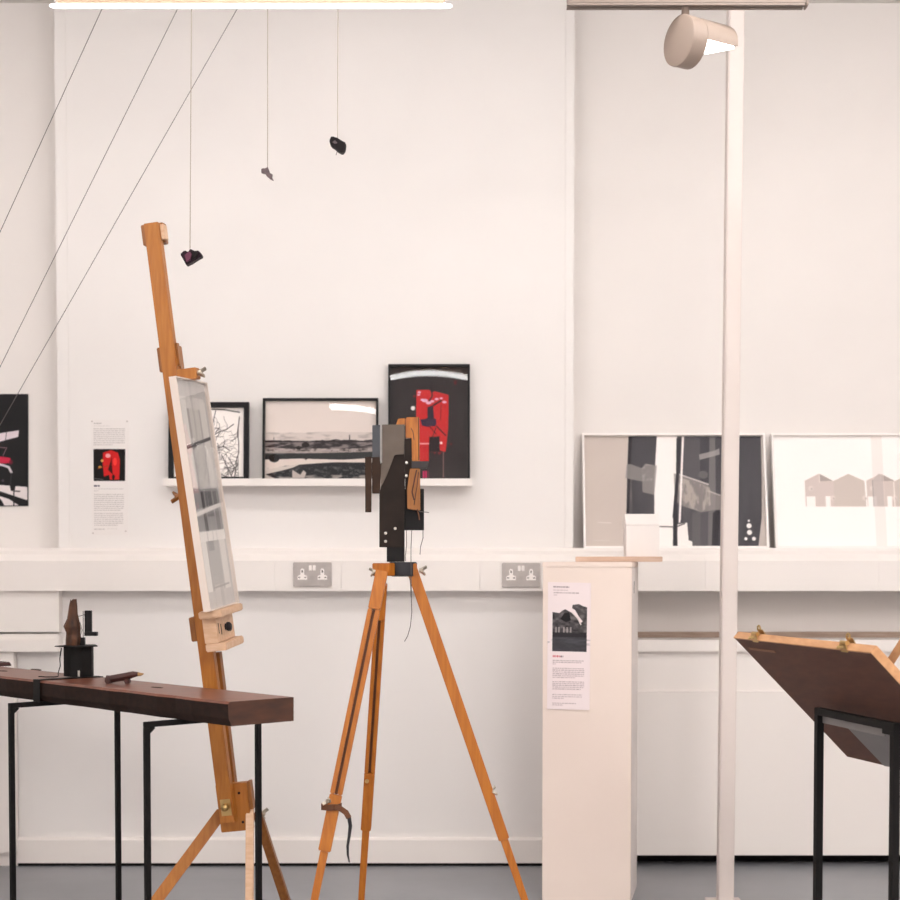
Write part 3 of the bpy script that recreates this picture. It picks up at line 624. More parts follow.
a, b = qb([(845, 100)])[0]; cv.rect(876, 435, 887, 548, (236, 222, 216), .45)  # pale stripe painted in as the pole's reflection in the glass
cv.line(qb([(880, 400), (880, 556)]), .8, (244, 236, 230))
framed('framed_picture', 'white framed print of pale gabled houses, leaning at right photo edge', 'picture', (776, 433, 964, 549), 5.95, math.radians(13.5), .008, .025, 'framew', cv, 'acryl', zbot=zl)

# ================================================================== SOCKETS
def socket(px_, py_, label):
    Y = 5.88; c = P(px_, py_, Y); W, H = 38 * pxl(Y), 24.5 * pxl(Y); t = thing('wall_socket', label, 'socket', (c.x, Y, c.z - H / 2), 'double sockets on the trunking')
    u = pxl(Y)
    link('face_plate', B(box, c.x - W / 2, c.x + W / 2, Y - .008, Y, c.z - H / 2, c.z + H / 2), 'socket', t, .002)
    link('switch_surround', B(box, c.x - 4.2 * u, c.x + 4.2 * u, Y - .0095, Y - .006, c.z + 3.6 * u, c.z + 10 * u), 'socket', t)
    for s in (-1, 1): link('switch', B(box, c.x + s * 1.9 * u - 1.5 * u, c.x + s * 1.9 * u + 1.5 * u, Y - .013, Y - .008, c.z + 4 * u, c.z + 9.4 * u), 'white', t, .001)
    for s in (-1, 1):
        x = c.x + s * 10 * u; z = c.z
        pr = [(-4.7, -5.2), (4.7, -5.2), (4.7, -1.5), (3.2, -.6), (1.9, -.2), (1.8, 4.8), (.9, 6), (-.9, 6), (-1.8, 4.8), (-1.9, -.2), (-3.2, -.6), (-4.7, -1.5)]
        bm = bmesh.new(); prism(bm, [(x + a * u, Y - .0092, z + b * u) for a, b in pr], (0, .003, 0)); o = link('outlet', bm, 'white', t)
        for a, b, w_, h_ in ((0, 3.2, 1.2, 2.4), (-3, -2.9, 1.7, 1.1), (3, -2.9, 1.7, 1.1)): link('pin_slot', B(box, x + (a - w_ / 2) * u, x + (a + w_ / 2) * u, Y - .0096, Y - .008, z + (b - h_ / 2) * u, z + (b + h_ / 2) * u), 'dark', o)
    return t
sk = socket(312.5, 574.5, 'brushed steel double socket on the trunking, left of the tripod')
copy_tree(sk, P(521, 575, 5.88) - P(312.5, 574.5, 5.88), 'brushed steel double socket on the trunking, beside the plinth')

# ================================================================== PLINTH and what stands on it
Yp = 5.33; a_ = math.radians(10.7)
wx = V((math.cos(a_), -math.sin(a_), 0)); wy = V((math.sin(a_), math.cos(a_), 0))
pl = P(544, 562, Yp); pr_ = hit(633, 562, pl, wy); PW = (pr_ - pl).dot(wx); PD = .30; ZP = pl.z
p0 = V((pl.x - .004, pl.y, 0))
pt = thing('plinth', 'tall white painted plinth with a text sheet on its front', 'plinth', p0 + wx * PW / 2 + wy * PD / 2)
def pbox(bm, x0, x1, y0, y1, z0, z1):
    c = lambda x, y, z: p0 + wx * x + wy * y + V((0, 0, z))
    hexa(bm, [c(x0, y0, z0), c(x1, y0, z0), c(x1, y0, z1), c(x0, y0, z1), c(x0, y1, z0), c(x1, y1, z0), c(x1, y1, z1), c(x0, y1, z1)])
link('front_panel', B(pbox, 0, PW, 0, .018, 0, ZP - .018), 'plinth', pt, .0015)
link('side_panel', B(pbox, PW - .018, PW, .0185, PD, 0, ZP - .018), 'plinths', pt, .001)
link('side_panel', B(pbox, 0, .018, .0185, PD, 0, ZP - .018), 'plinths', pt, .001)
link('back_panel', B(pbox, .0185, PW - .0185, PD - .018, PD, 0, ZP - .018), 'plinths', pt)
link('top_panel', B(pbox, -.001, PW + .001, -.001, PD + .001, ZP - .0175, ZP), 'plinth', pt, .0015)
bm = bmesh.new(); pbox(bm, PW - .002, PW + .001, .06, .12, ZP - .115, ZP - .055); link('keyhole_plate', bm, 'plinths', pt)
bm = bmesh.new(); pbox(bm, PW, PW + .0016, .085, .10, ZP - .105, ZP - .065); link('keyhole', bm, 'dark', pt)
# sheet
cv = Canvas(547, 582, 591, 710, 4, (240, 226, 226), 1); tg = (168, 150, 152)
cv.text(552.5, 586, 569, 1, (140, 122, 126), .9, 2, 1.5, 1.); cv.text(552.5, 589.5, 567.5, 1, tg, .6, 2, 1, 1.); cv.text(553, 592, 579, 1, tg, .8, 2, 1.2, 1.); cv.text(553, 594.4, 557, 1, tg, .6, 2, 1, 1.)
pg = [(552, 651.5), (552, 612), (559, 613), (562, 610.5), (565, 609), (571, 612), (577, 617), (580, 623), (583, 621), (579, 616), (575, 609.5), (572, 608), (572.5, 604.5), (579, 603.5), (583, 605.5), (587.2, 606.5), (587.2, 651.5)]
cv.poly(pg, (74, 70, 72)); n = cv.noise((5, 3), 15); cv.put(cv.inside(pg) * np.clip((n - .5) * 4, 0, 1), (126, 120, 120), .7); cv.put(cv.inside(pg) * np.clip((.42 - n) * 5, 0, 1), (36, 34, 37), .8)
cv.rect(552, 633.5, 587.2, 651.5, (64, 63, 68), .85); cv.rect(552, 632, 587.2, 637, (40, 39, 42), .7); cv.poly([(560, 619), (564, 613), (569, 612), (571, 620), (566, 622)], (34, 32, 35)); cv.line([(572, 612), (578, 618), (581, 624)], 1.3, (222, 210, 208))
for x in (555, 558, 563, 566.5, 570): cv.rect(x, 627, x + 1.4, 632.5, (176, 168, 166), .8)
cv.put(((cv.Y > 638) & (cv.Y < 651)) * np.clip((cv.noise((12, 2), 16) - .45) * 4, 0, 1), (92, 92, 98), .5)
cv.text(552.5, 655.6, 560.5, 1, (206, 112, 118), 1, 2, 2., 1.); cv.text(560.5, 655.8, 563.4, 1, (130, 110, 114), 1, 2, 1.8, 1.)
cv.text(552.5, 660.2, 584.5, 2, tg, .8, 1.8, 1.0, .92); cv.text(552.5, 663.8, 556, 1, tg, .7, 2, .9, 1.); cv.text(552.5, 668, 585, 6, tg, .75, 1.85, 1.1, .72); cv.text(552.5, 681.4, 585, 5, tg, .75, 1.85, 1.1, .9); cv.text(552.5, 694.6, 583, 3, tg, .65, 1.8, 1., .4); cv.text(552.5, 703.2, 577, 2, tg, .65, 1.8, 1., .45)
q4 = [hit(x, y, p0 - wy * .0025, wy) for x, y in ((548, 582), (591, 583), (589.5, 710), (547, 709))]
sheet('information_sheet', 'narrow text sheet with a black and white photo, on the plinth front', q4, cv, wy * .0012)
# board lying on the plinth
bz = ZP + .0005; bx = [P(575, 556, 5.42).x, P(661, 556, 5.42).x]
bm = bmesh.new(); bth = 5.2 * pxl(5.4); prism(bm, [(bx[0], 5.40, bz), (bx[1], 5.38, bz), (bx[1] + .01, 5.58, bz), (bx[0] + .02, 5.60, bz)], (0, 0, bth))
bz += 0
tag(link('display_board', bm, 'board', bevel=.0015), 'thin bare plywood board lying across the plinth top', 'board')
hz = bz + bth + .0005; u = pxl(5.45); hx0, hx1 = P(626.3, 540, 5.45).x, P(659.3, 540, 5.45).x
hs = thing('house_model', 'small white card house with a sloping roof on the plinth board', 'model', ((hx0 + hx1) / 2, 5.47, hz))
hw = P(0, 525, 5.45).z - hz; hr = P(0, 514, 5.5).z - hz
link('wall_card', B(box, hx0, hx1, 5.45, 5.54, hz, hz + hw), 'card', hs)
bm = bmesh.new(); prism(bm, [(hx0 - .001, 5.448, hz + hw + .0005), (hx0 - .001, 5.495, hz + hr), (hx0 - .001, 5.542, hz + hw + .0005)], (hx1 - hx0 + .002, 0, 0)); link('roof', bm, 'card', hs)
for k in range(5):
    x = hx0 + (hx1 - hx0) * (.12 + .19 * k); link('door', B(box, x - .008, x + .008, 5.4485, 5.4498, hz + .001, hz + .045), 'card', hs)

# ================================================================== POLE
Yo = 5.285; bt = P(725, 897, Yo); tp = P(735.5, 12, Yo)
po = thing('support_pole', 'white square floor to ceiling pole in front of the right bay', 'pole', (bt.x, Yo, 0))
d = (tp - bt); tz = bt + d * ((ZC - bt.z) / d.z); b0 = bt + d * ((.006 - bt.z) / d.z)
link('shaft', B(bar, b0, tz, .0515, .0515, (0, 1, 0)), 'pole', po, .004)
link('base_plate', B(box, b0.x - .06, b0.x + .057, Yo - .055, Yo + .055, 0, .010), 'pole', po, .002)
for sx in (-1, 1): link('bolt', B(disc, (b0.x + sx * .043, Yo - .035, .010), (0, 0, 1), .007, .006, 6), 'steel', po)

# ================================================================== BENCH on trestles
z0 = 4.0
A = P(228, 702, z0); A.z = P(228, 702, z0).z; top = A.z; th = .0625
ld = V((-.684, .729, 0)); wd = V((.729, .684, 0)); SW = .208
def SL(l, w_, z): return V((A.x, A.y, 0)) + ld * l + wd * w_ + V((0, 0, z))
be = thing('bench', 'dark walnut slab bench on thin black steel trestle legs', 'bench', SL(.6, SW / 2, 0))
def hs_pt(x, y): return hit(x, y, V((0, 0, top)), V((0, 0, 1)))
lst = (hs_pt(43.5, 680) - V((A.x, A.y, top))).dot(ld)          # where the metal band crosses
def slab(l0, l1, name):
    bm = bmesh.new(); nseg = 12; rr = random.Random(9); rings = []
    for i in range(nseg + 1):
        l = l0 + (l1 - l0) * i / nseg; j = rr.uniform(-.003, .003)
        e = .035 * max(0, 1 - i * 1.0) if l0 == 0 else 0
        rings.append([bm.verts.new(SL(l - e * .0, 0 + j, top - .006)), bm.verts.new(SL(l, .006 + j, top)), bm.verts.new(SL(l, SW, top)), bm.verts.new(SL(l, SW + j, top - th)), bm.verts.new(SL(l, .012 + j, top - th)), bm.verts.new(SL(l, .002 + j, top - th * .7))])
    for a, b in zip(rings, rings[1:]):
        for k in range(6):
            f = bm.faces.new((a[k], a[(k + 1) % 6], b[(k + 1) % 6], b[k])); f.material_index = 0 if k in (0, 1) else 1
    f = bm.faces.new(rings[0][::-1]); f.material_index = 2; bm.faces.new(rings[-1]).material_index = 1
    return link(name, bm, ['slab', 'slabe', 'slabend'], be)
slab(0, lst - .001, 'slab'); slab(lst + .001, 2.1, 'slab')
# band over the joint
bm = bmesh.new()
prof = [(-.003, top + .0025), (SW + .003, top + .0025), (SW + .003, top - th - .0025), (-.003, top - th - .0025)]
inn = [(-.0005 - .003 + .0026 - .0, top + .0003), (SW + .0005, top + .0003), (SW + .0005, top - th - .0003), (-.0005, top - th - .0003)]
for k in range(4):
    k2 = (k + 1) % 4; o_, i_ = prof, [(-.0031 + .0005, top + .0004), (SW + .0008, top + .0004), (SW + .0008, top - th - .0004), (-.0026, top - th - .0004)]
    hexa(bm, [SL(lst - .02, *o_[k]), SL(lst - .02, *o_[k2]), SL(lst - .02, *i_[k2]), SL(lst - .02, *i_[k]), SL(lst + .02, *o_[k]), SL(lst + .02, *o_[k2]), SL(lst + .02, *i_[k2]), SL(lst + .02, *i_[k])])
link('metal_band', bm, 'black', be, label='black metal band round the slab joint')
for x, y, rl, rw in ((157, 687.5, .028, .006), (36, 669.5, .03, .007), (2, 671, .03, .008)):
    c = hs_pt(x, y); l = (c - SL(0, 0, top)).dot(ld); w_ = (c - SL(0, 0, top)).dot(wd)
    bm = bmesh.new(); pts = []
    for k in range(16):
        a = 2 * math.pi * k / 16; pts.append(SL(l + rl * math.cos(a), w_ + rw * 1.6 * math.sin(a), top - .002))
    prism(bm, pts, (0, 0, .0026)); link('slot', bm, 'hole', be, label='dark oval slot')
def trestle(l, par, name='trestle'):
    zb2 = top - th - .0005; s = .0145
    n0, n1 = SL(l, -.082, 0), SL(l, .275, 0)
    bm = bmesh.new(); bar(bm, n0 + V((0, 0, zb2 - s / 2)) - wd * s / 2, n1 + V((0, 0, zb2 - s / 2)) + wd * s / 2, s, s); t = link(name, bm, 'black', par, .001)
    for p in (n0, n1): 
        link('leg', B(bar, p + V((0, 0, zb2 - s)), p, s, s, wd), 'black', t, .001)
    for p, sg in ((n0, 1), (n1, -1)): link('gusset', B(bar, p + V((0, 0, zb2 - s - .012)) + wd * sg * .006, p + V((0, 0, zb2 - s)) + wd * sg * .02, .012, .008, wd), 'black', t)
trestle(.248, be); trestle(.978, be); trestle(1.88, be)
# dark piece at the far left end
c = hs_pt(-6, 666); bm = bmesh.new(); cl = lambda a, b, z: c + ld * a + wd * b + V((0, 0, z))
hexa(bm, [cl(-.05, -.05, .001), cl(.25, -.05, .001), cl(.25, .05, .001), cl(-.05, .04, .001), cl(-.05, -.045, .014), cl(.25, -.045, .014), cl(.25, .045, .014), cl(-.045, .035, .014)])
tag(link('wood_offcut', bm, 'redwood', bevel=.002), 'flat dark wooden piece on the bench at left photo edge', 'wood piece')
# sculpture on the bench
sc_ = hs_pt(78, 677); Ys = sc_.y; u = pxl(Ys); st = thing('metal_sculpture', 'small black metal drum with rough wood shard, standing on the bench', 'sculpture', (sc_.x, Ys, top))
zS = lambda y: P(0, y, Ys).z; xS = lambda x: P(x, 640, Ys).x
cxm, cym = xS(78.5), Ys
zdt = zS(646.4)
bm = bmesh.new(); rd = 15.2 * u; n = 18                     # drum folded from flat facets
ring = [(cxm + rd * math.cos(2 * math.pi * k / 8 + .39), cym + rd * .8 * math.sin(2 * math.pi * k / 8 + .39)) for k in range(8)]
prism(bm, [(x, y, top + .003) for x, y in ring], (0, 0, zdt - top - .003)); link('drum', bm, 'black', st, .001)
link('drum_slit', B(box, xS(80.5), xS(82.3), cym - rd * .8 - .003, cym - rd * .55, top + .004, top + .022), 'screw', st)
bm = bmesh.new(); prism(bm, [(xS(57), cym - .03, zdt + .0003), (xS(83), cym - .075, zdt + .0003), (xS(99), cym - .02, zdt + .0003), (xS(92), cym + .05, zdt + .0003), (xS(66), cym + .055, zdt + .0003)], (0, 0, .003)); link('top_plate', bm, 'black', st)
zpl = zdt + .0035
bm = bmesh.new()
lev = [(646, 66.5, 80.3), (640, 66, 80.5), (634, 66.5, 80), (627, 64.8, 79.6), (620, 67, 79.5), (613, 68.2, 78.2), (606, 69.8, 76.9), (600, 71, 76.4)]
rr = random.Random(4); rings = []
for i, (y, x0, x1) in enumerate(lev):
    cx_, hw_ = (x0 + x1) / 2, (x1 - x0) * .56; z = max(zS(y), zpl); 
    rings.append([bm.verts.new((xS(cx_ + hw_ * math.cos(2 * math.pi * k / 8) * (1 + rr.uniform(-.2, .08))), Ys + hw_ * u * 1.0 * math.sin(2 * math.pi * k / 8) * (1 + rr.uniform(-.2, .1)), z + (rr.uniform(-.004, .004) if 0 < i else 0))) for k in range(8)])
for a, b in zip(rings, rings[1:]):
    for k in range(8): bm.faces.new((a[k], a[(k + 1) % 8], b[(k + 1) % 8], b[k]))
bm.faces.new(rings[0][::-1]); bm.faces.new(rings[-1]); link('wood_shard', bm, 'bark', st)
bm = bmesh.new()
def sbox(x0, x1, y0, y1, dy=0, d=.012): box(bm, xS(x0), xS(x1), Ys - d / 2 + dy, Ys + d / 2 + dy, max(zS(y1), zpl), zS(y0))
sbox(85, 92, 610.5, 635.5); sbox(85, 97.5, 631.8, 635.8, -.0005, .02); sbox(79.8, 84.8, 637.5, 647, .003, .014); link('bracket', bm, 'blackp', st, .0008, label='black angle bracket')
link('bracket_rod', B(tube, [(xS(83.2), Ys, zS(646)), (xS(83.4), Ys, zS(611))], .0012, 6), 'wire', st)
link('bracket_rod', B(tube, [(xS(78), Ys, zS(616.5)), (xS(86), Ys, zS(614.5))], .001, 6), 'wire', st)
link('bracket_rod', B(tube, [(xS(80), Ys, zS(622)), (xS(82.5), Ys - .004, zS(630)), (xS(80), Ys, zS(637))], .001, 6), 'wire', st)
link('hanging_wire', B(tube, [(xS(63), Ys - .02, zS(647.5)), (xS(62), Ys - .03, zS(658)), (xS(63.3), Ys - .04, zS(665)), (xS(61.5), Ys - .045, zS(672)), (xS(62), Ys - .05, top + .006), (xS(58), Ys - .05, top + .004), (xS(50), Ys - .04, top + .003), (xS(40), Ys - .02, top + .003)], .0016, 6), 'black', st)
# little carved piece
c = hs_pt(122, 683.5); u = pxl(c.y); cp = thing('carved_figure', 'small dark red carved wooden stub with a pointed tip, lying on the bench', 'carving', (c.x, c.y, top))
zz = lambda y: P(0, y, c.y).z; xx = lambda x: P(x, 680, c.y).x
bm = bmesh.new(); rings = []; rr = random.Random(2)
for x, yc, r in ((105.2, 680, 2.6), (106.5, 679.5, 4.2), (110, 679.3, 4.0), (116, 678.2, 3.9), (122, 677.2, 3.8), (128, 675.8, 3.9), (133, 674.6, 3.5), (138, 674.2, 2.2), (141, 674.4, 1.4), (143.8, 673.8, .5)):
    rings.append([bm.verts.new((xx(x), c.y + r * u * math.cos(2 * math.pi * k / 8), zz(yc) + r * u * math.sin(2 * math.pi * k / 8) * rr.uniform(.85, 1.1))) for k in range(8)])
for a, b in zip(rings, rings[1:]):
    for k in range(8): bm.faces.new((a[k], a[(k + 1) % 8], b[(k + 1) % 8], b[k]))
bm.faces.new(rings[0][::-1]); bm.faces.new(rings[-1])
for f in bm.faces:
    if f.calc_center_median().x > xx(137.5): f.material_index = 1
link('body', bm, ['redwood', 'pencil'], cp)
for xk in (109.5, 128.5): link('foot', B(bar, (xx(xk), c.y, top + .0005), (xx(xk - 2), c.y, zz(679)), .03, .014, (1, 0, 0)), 'redwood', cp, .002)

# ================================================================== EASEL
O = P(229, 822, 4.60); Tt = P(152.2, 223.5, 4.535)
tv = (Tt - O).normalized(); wv = V((.124, .992, 0)).normalized(); wv = (wv - tv * wv.dot(tv)).normalized(); nv = wv.cross(tv).normalized()
ML = (Tt - O).length
def E(a, b, c): return O + nv * a + wv * b + tv * c
def loc(px_, py_, b=0.):
    q = hit(px_, py_, O + wv * b, wv) - O; return q.dot(nv), q.dot(tv)
def ebox(bm, a0, a1, b0, b1, c0, c1):
    hexa(bm, [E(a0, b0, c0), E(a1, b0, c0), E(a1, b0, c1), E(a0, b0, c1), E(a0, b1, c0), E(a1, b1, c0), E(a1, b1, c1), E(a0, b1, c1)])
ea = thing('easel', 'tall beech studio easel with its leaning mast and splayed legs', 'easel', (O.x, O.y, 0))
MA = .0215; MB = .016
link('mast', B(ebox, -MA, MA, -MB, MB, 0, ML), 'easel', ea, .002)
cs = lambda y, b=0: loc(190, y, b)[1]
ca = lambda x, y, b=0: loc(x, y, b)[0]
link('head_block', B(ebox, ca(139.5, 231), ca(161.5, 231) + .002, MB + .0005, .05, ML - .055, ML + .003), 'easeld', ea, .002)
link('head_block', B(ebox, MA + .0005, ca(164.8, 233), -.004, .03, ML - .048, ML - .006), 'easelp', ea, .001)
link('slider_block', B(ebox, ca(156, 358), MA + .003, MB + .0005, .055, loc(165, 371)[1], loc(165, 346)[1]), 'easeld', ea, .002)
link('slider_plate', B(ebox, MA + .0005, MA + .006, .0, .02, loc(175, 366)[1], loc(175, 343)[1]), 'easeld', ea)
link('top_clamp', B(ebox, MA + .0005, ca(198, 374), -.02, .025, loc(190, 380)[1], loc(190, 368.5)[1]), 'easel', ea, .002)
link('clamp_knob', B(wing, E(ca(198, 374), 0, loc(190, 374)[1]), nv, .014), 'steel', ea)
link('mast_knob', B(wing, E(-MA, 0, loc(176, 497)[1]), -nv, .015), 'easeld', ea)
# tray: upper ledge, body, lower ledge
AF = ca(203.3, 611, -.16)                                       # back plane of the framed drawing
cb = loc(205, 612, -.16)[1]
link('tray_ledge', B(ebox, MA + .001, MA + .066, -.12, .13, cb - .022, cb - .001), 'easelp', ea, .003)
link('tray_body', B(ebox, MA + .001, MA + .04, -.09, .10, cb - .095, cb - .0225), 'easelp', ea, .002)
link('tray_lower_ledge', B(ebox, MA + .001, MA + .062, -.09, .11, cb - .118, cb - .0955), 'easelp', ea, .003)
link('tray_knob', B(lathe, E(MA + .04, .005, cb - .058), nv, [(.010, 0), (.010, .004), (.014, .006), (.014, .014), (.009, .018)], 6), 'rubber', ea)
link('tray_slot', B(ebox, MA + .0395, MA + .0408, -.045, -.040, cb - .075, cb - .045), 'dark', ea)
link('tray_slot', B(ebox, MA + .0395, MA + .0408, -.07, -.066, cb - .07, cb - .04), 'dark', ea)
link('tray_block', B(ebox, ca(191, 630), -MA - .0005, -.01, .05, cb - .09, cb - .02), 'easeld', ea, .002)
# rear rail and base
r0, r1 = loc(217.5, 652, .06), loc(233, 783, .06)
bm = bmesh.new(); bar(bm, E(r0[0], .06, r0[1]), E(r1[0], .06, r1[1]), .019, .03, wv); link('rear_rail', bm, 'easeld', ea, .001)
g0 = (ca(218, 808, MB), ca(249.5, 808, MB)); h0, h1 = loc(230, 832, MB)[1], loc(230, 784, MB)[1]
link('base_block', B(ebox, g0[0], g0[1], MB + .0005, .045, h0, h1), 'easel', ea, .002)
link('base_side_plate', B(ebox, g0[1] + .0005, g0[1] + .010, MB + .004, .05, h0 + .06, h1 + .002), 'easeld', ea, .001)
kc = loc(226, 807.5, -MB); link('latch_plate', B(ebox, kc[0] - .015, kc[0] + .015, -MB - .002, -MB - .0002, kc[1] - .024, kc[1] + .024), 'brass', ea, label='dark brass latch plate')
link('latch_knob', B(lathe, E(kc[0], -MB - .002, kc[1] + .002), -wv, [(.008, 0), (.008, .006), (.011, .009), (.010, .014), (.005, .018)], 14), 'brass', ea, smooth=True)
for x, y in ((239, 793), (243, 822)): q_ = loc(x, y, MB); link('screw', B(disc, E(q_[0], MB - .0002, q_[1]), -wv, .004, .0015, 10), 'dark', ea)
def floor_ext(a, b): d = b - a; return a + d * (-a.z / d.z)
def eleg(x0, y0, Y0, x1, y1, Y1, w0, w1, m, kn=None):
    a = P(x0, y0, Y0); b = P(x1, y1, Y1); e = floor_ext(a, b); e.z = .006
    o = link('leg', B(bar, a, e, w0, w1, (0, 1, 0)), m, ea, .002); return o
eleg(222, 812, 4.665, 160, 897, 4.60, .034, .03, 'easel')
lr = eleg(258, 815, 4.66, 284.5, 898, 4.86, .026, .03, 'easeld')
eleg(250, 790, 4.66, 249.5, 898, 4.48, .022, .02, 'easelp')
link('leg_bracket', B(ebox, g0[1] + .0105, g0[1] + .028, MB + .01, .045, h0 + .03, h0 + .05), 'easeld', ea)
link('leg_knob', B(wing, P(261, 814, 4.645), V((.8, -.5, .2)), .013), 'steel', ea)
# framed drawing on it (near edge b=-.16, far edge b=+.16)
FH = loc(171, 376.5, -.16)[1] - cb; FW = .32; ft = .021
fd_ = thing('framed_drawing', 'tall white framed drawing with grey window reflections painted in, behind glass, standing on the easel', 'picture', E(AF, 0, cb))
AF2 = ca(168.6, 376.5, -.16)
FE = lambda b, c, a=0.: E(AF + (AF2 - AF) * c / FH + a, b, cb + c)
bm = bmesh.new(); fw = .003; o_ = [(-.16, 0), (.16, 0), (.16, FH), (-.16, FH)]; i_ = [(-.16 + fw, fw), (.16 - fw, fw), (.16 - fw, FH - fw), (-.16 + fw, FH - fw)]
for k in range(4):
    k2 = (k + 1) % 4; hexa(bm, [FE(*o_[k], ft), FE(*o_[k2], ft), FE(*i_[k2], ft), FE(*i_[k], ft), FE(*o_[k]), FE(*o_[k2]), FE(*i_[k2]), FE(*i_[k])])
bmesh.ops.remove_doubles(bm, verts=bm.verts[:], dist=1e-5); link('frame', bm, 'framep', fd_)
bm = bmesh.new(); hexa(bm, [FE(*p, .001) for p in i_] + [FE(*p, .008) for p in i_]); link('backing', bm, 'paper', fd_)
cv = Canvas(0, 0, 80, 160, 1.6, (206, 200, 196))  # drawing whose greys include reflections in its glass, painted as stripes
cv.rect(2, 2, 78, 158, (198, 192, 188)); cv.rect(10, 12, 72, 148, (214, 208, 203)); cv.rect(12, 14, 24, 148, (230, 224, 218)); cv.rect(24, 20, 30, 148, (176, 170, 166)); cv.rect(30, 20, 54, 148, (202, 196, 190)); cv.rect(54, 20, 58, 148, (184, 178, 174)); cv.rect(58, 14, 74, 148, (220, 214, 208))
cv.line([(8, 48), (76, 40)], 2.4, (92, 88, 88)); cv.line([(26, 47), (40, 44)], 3.2, (70, 66, 66), .7)
cv.rect(10, 76, 76, 106, (140, 138, 138), .9); cv.rect(28, 78, 36, 106, (70, 68, 70)); cv.rect(38, 78, 56, 96, (104, 102, 104)); cv.rect(60, 78, 70, 106, (120, 118, 118)); cv.line([(8, 94), (78, 88)], 3, (206, 200, 196)); cv.rect(4, 106, 78, 113, (238, 232, 226)); cv.line([(8, 74), (10, 112)], 1.2, (90, 88, 88))
n = cv.noise((5, 30), 21); cv.rect(28, 113, 56, 144, (176, 172, 168)); cv.rect(28, 113, 44, 120, (150, 146, 144)); cv.put(((cv.X > 26) & (cv.X < 60)) * np.clip((n - .5) * 3, 0, 1), (170, 165, 162), .6); cv.line([(28, 146), (70, 145)], 1, (160, 154, 150))
link_print('print', cv.mesh('print', lambda u, v: FE(-.16 + fw + (.32 - 2 * fw) * u, fw + (FH - 2 * fw) * (1 - v), .0095)), fd_)
bm = bmesh.new(); hexa(bm, [FE(*p, .017) for p in i_] + [FE(*p, .0185) for p in i_]); link('glass', bm, 'acryl', fd_)

# ================================================================== TRIPOD
YT3 = 4.5
tri = thing('tripod', 'orange varnished wooden surveying tripod with extending legs', 'tripod', (P(403, 570, YT3).x, YT3, 0))
hc = P(403, 569, YT3); u = pxl(YT3)
hz1, hz0 = P(0, 562, YT3).z, P(0, 576.5, YT3).z
link('head', B(lathe, (hc.x, YT3, hz0), (0, 0, 1), [(.030, 0), (.040, .004), (.040, hz1 - hz0 - .004), (.037, hz1 - hz0)], 24), 'rubber', tri, smooth=True)
link('head_block', B(bar, P(375, 569.5, YT3 - .02), P(392.5, 569.5, YT3 - .045), .034, .036), 'tripod', tri, .002)
link('head_block', B(bar, P(411, 569.5, YT3 - .01), P(417, 569.5, YT3 - .01), .034, .034), 'tripod', tri, .002)
def tleg(p_top, p_end, wtop, gap, rail, dep, solid_frac, wl, slot, label=None):
    a, b = V(p_top), V(p_end); d = (b - a); L = d.length; d.normalize(); s = d.cross(V((0, 1, 0))).normalized(); up_ = s.cross(d).normalized()
    bm = bmesh.new()
    if slot:                                                   # two parallel rails with a slot between, joined in a solid block below
        bar(bm, a, a + d * (L * .14 - .0005), gap + 2 * rail, dep, up_)
        for k in (-1, 1): bar(bm, a + d * L * .14 + s * k * (gap + rail) / 2, a + d * L * solid_frac + s * k * (gap + rail) / 2, rail, dep, up_)
        bar(bm, a + d * (L * solid_frac + .0005), b, gap + 2 * rail, dep, up_)
    else: bar(bm, a, b, wtop, dep, up_)
    o = link('leg', bm, 'tripod', tri, .002)
    e = floor_ext(a, b); bm = bmesh.new()
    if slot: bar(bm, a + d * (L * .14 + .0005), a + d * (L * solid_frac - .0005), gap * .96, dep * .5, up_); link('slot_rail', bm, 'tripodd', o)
    link('lower_leg', B(bar, b + d * .0005, b + (e - b) * .985, wl, dep * .7, up_, wl * .8, dep * .6), 'tripod', o, .0015)
    link('foot_spike', B(tube, [b + (e - b) * .985, e + V((0, 0, .0005))], .009, 8, .003), 'steel', o)
    return o, a, b, d, s
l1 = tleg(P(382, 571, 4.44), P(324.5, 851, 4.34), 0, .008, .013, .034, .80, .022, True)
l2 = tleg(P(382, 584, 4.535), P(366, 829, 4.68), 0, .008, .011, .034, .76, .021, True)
l3 = tleg(P(411.5, 568, 4.50), P(504, 839, 4.49), .031, 0, 0, .036, 0, .022, False)
link('wing_nut', B(wing, P(376, 572, 4.435), V((-1, -.3, 0)), .011), 'steel', tri)
link('wing_nut', B(wing, P(419.5, 570.5, 4.49), V((1, -.2, 0)), .012), 'steel', tri)
link('clamp_screw', B(wing, P(329.5, 801, 4.31), V((-.6, -.8, .1)), .011), 'steel', l1[0])
link('clamp_screw', B(wing, P(490.5, 792, 4.48), V((1, 0, .3)), .011), 'steel', l3[0])
link('clamp_screw', B(disc, P(367, 781, 4.63), V((0, -1, 0)), .006, .01, 10), 'brass', l2[0])
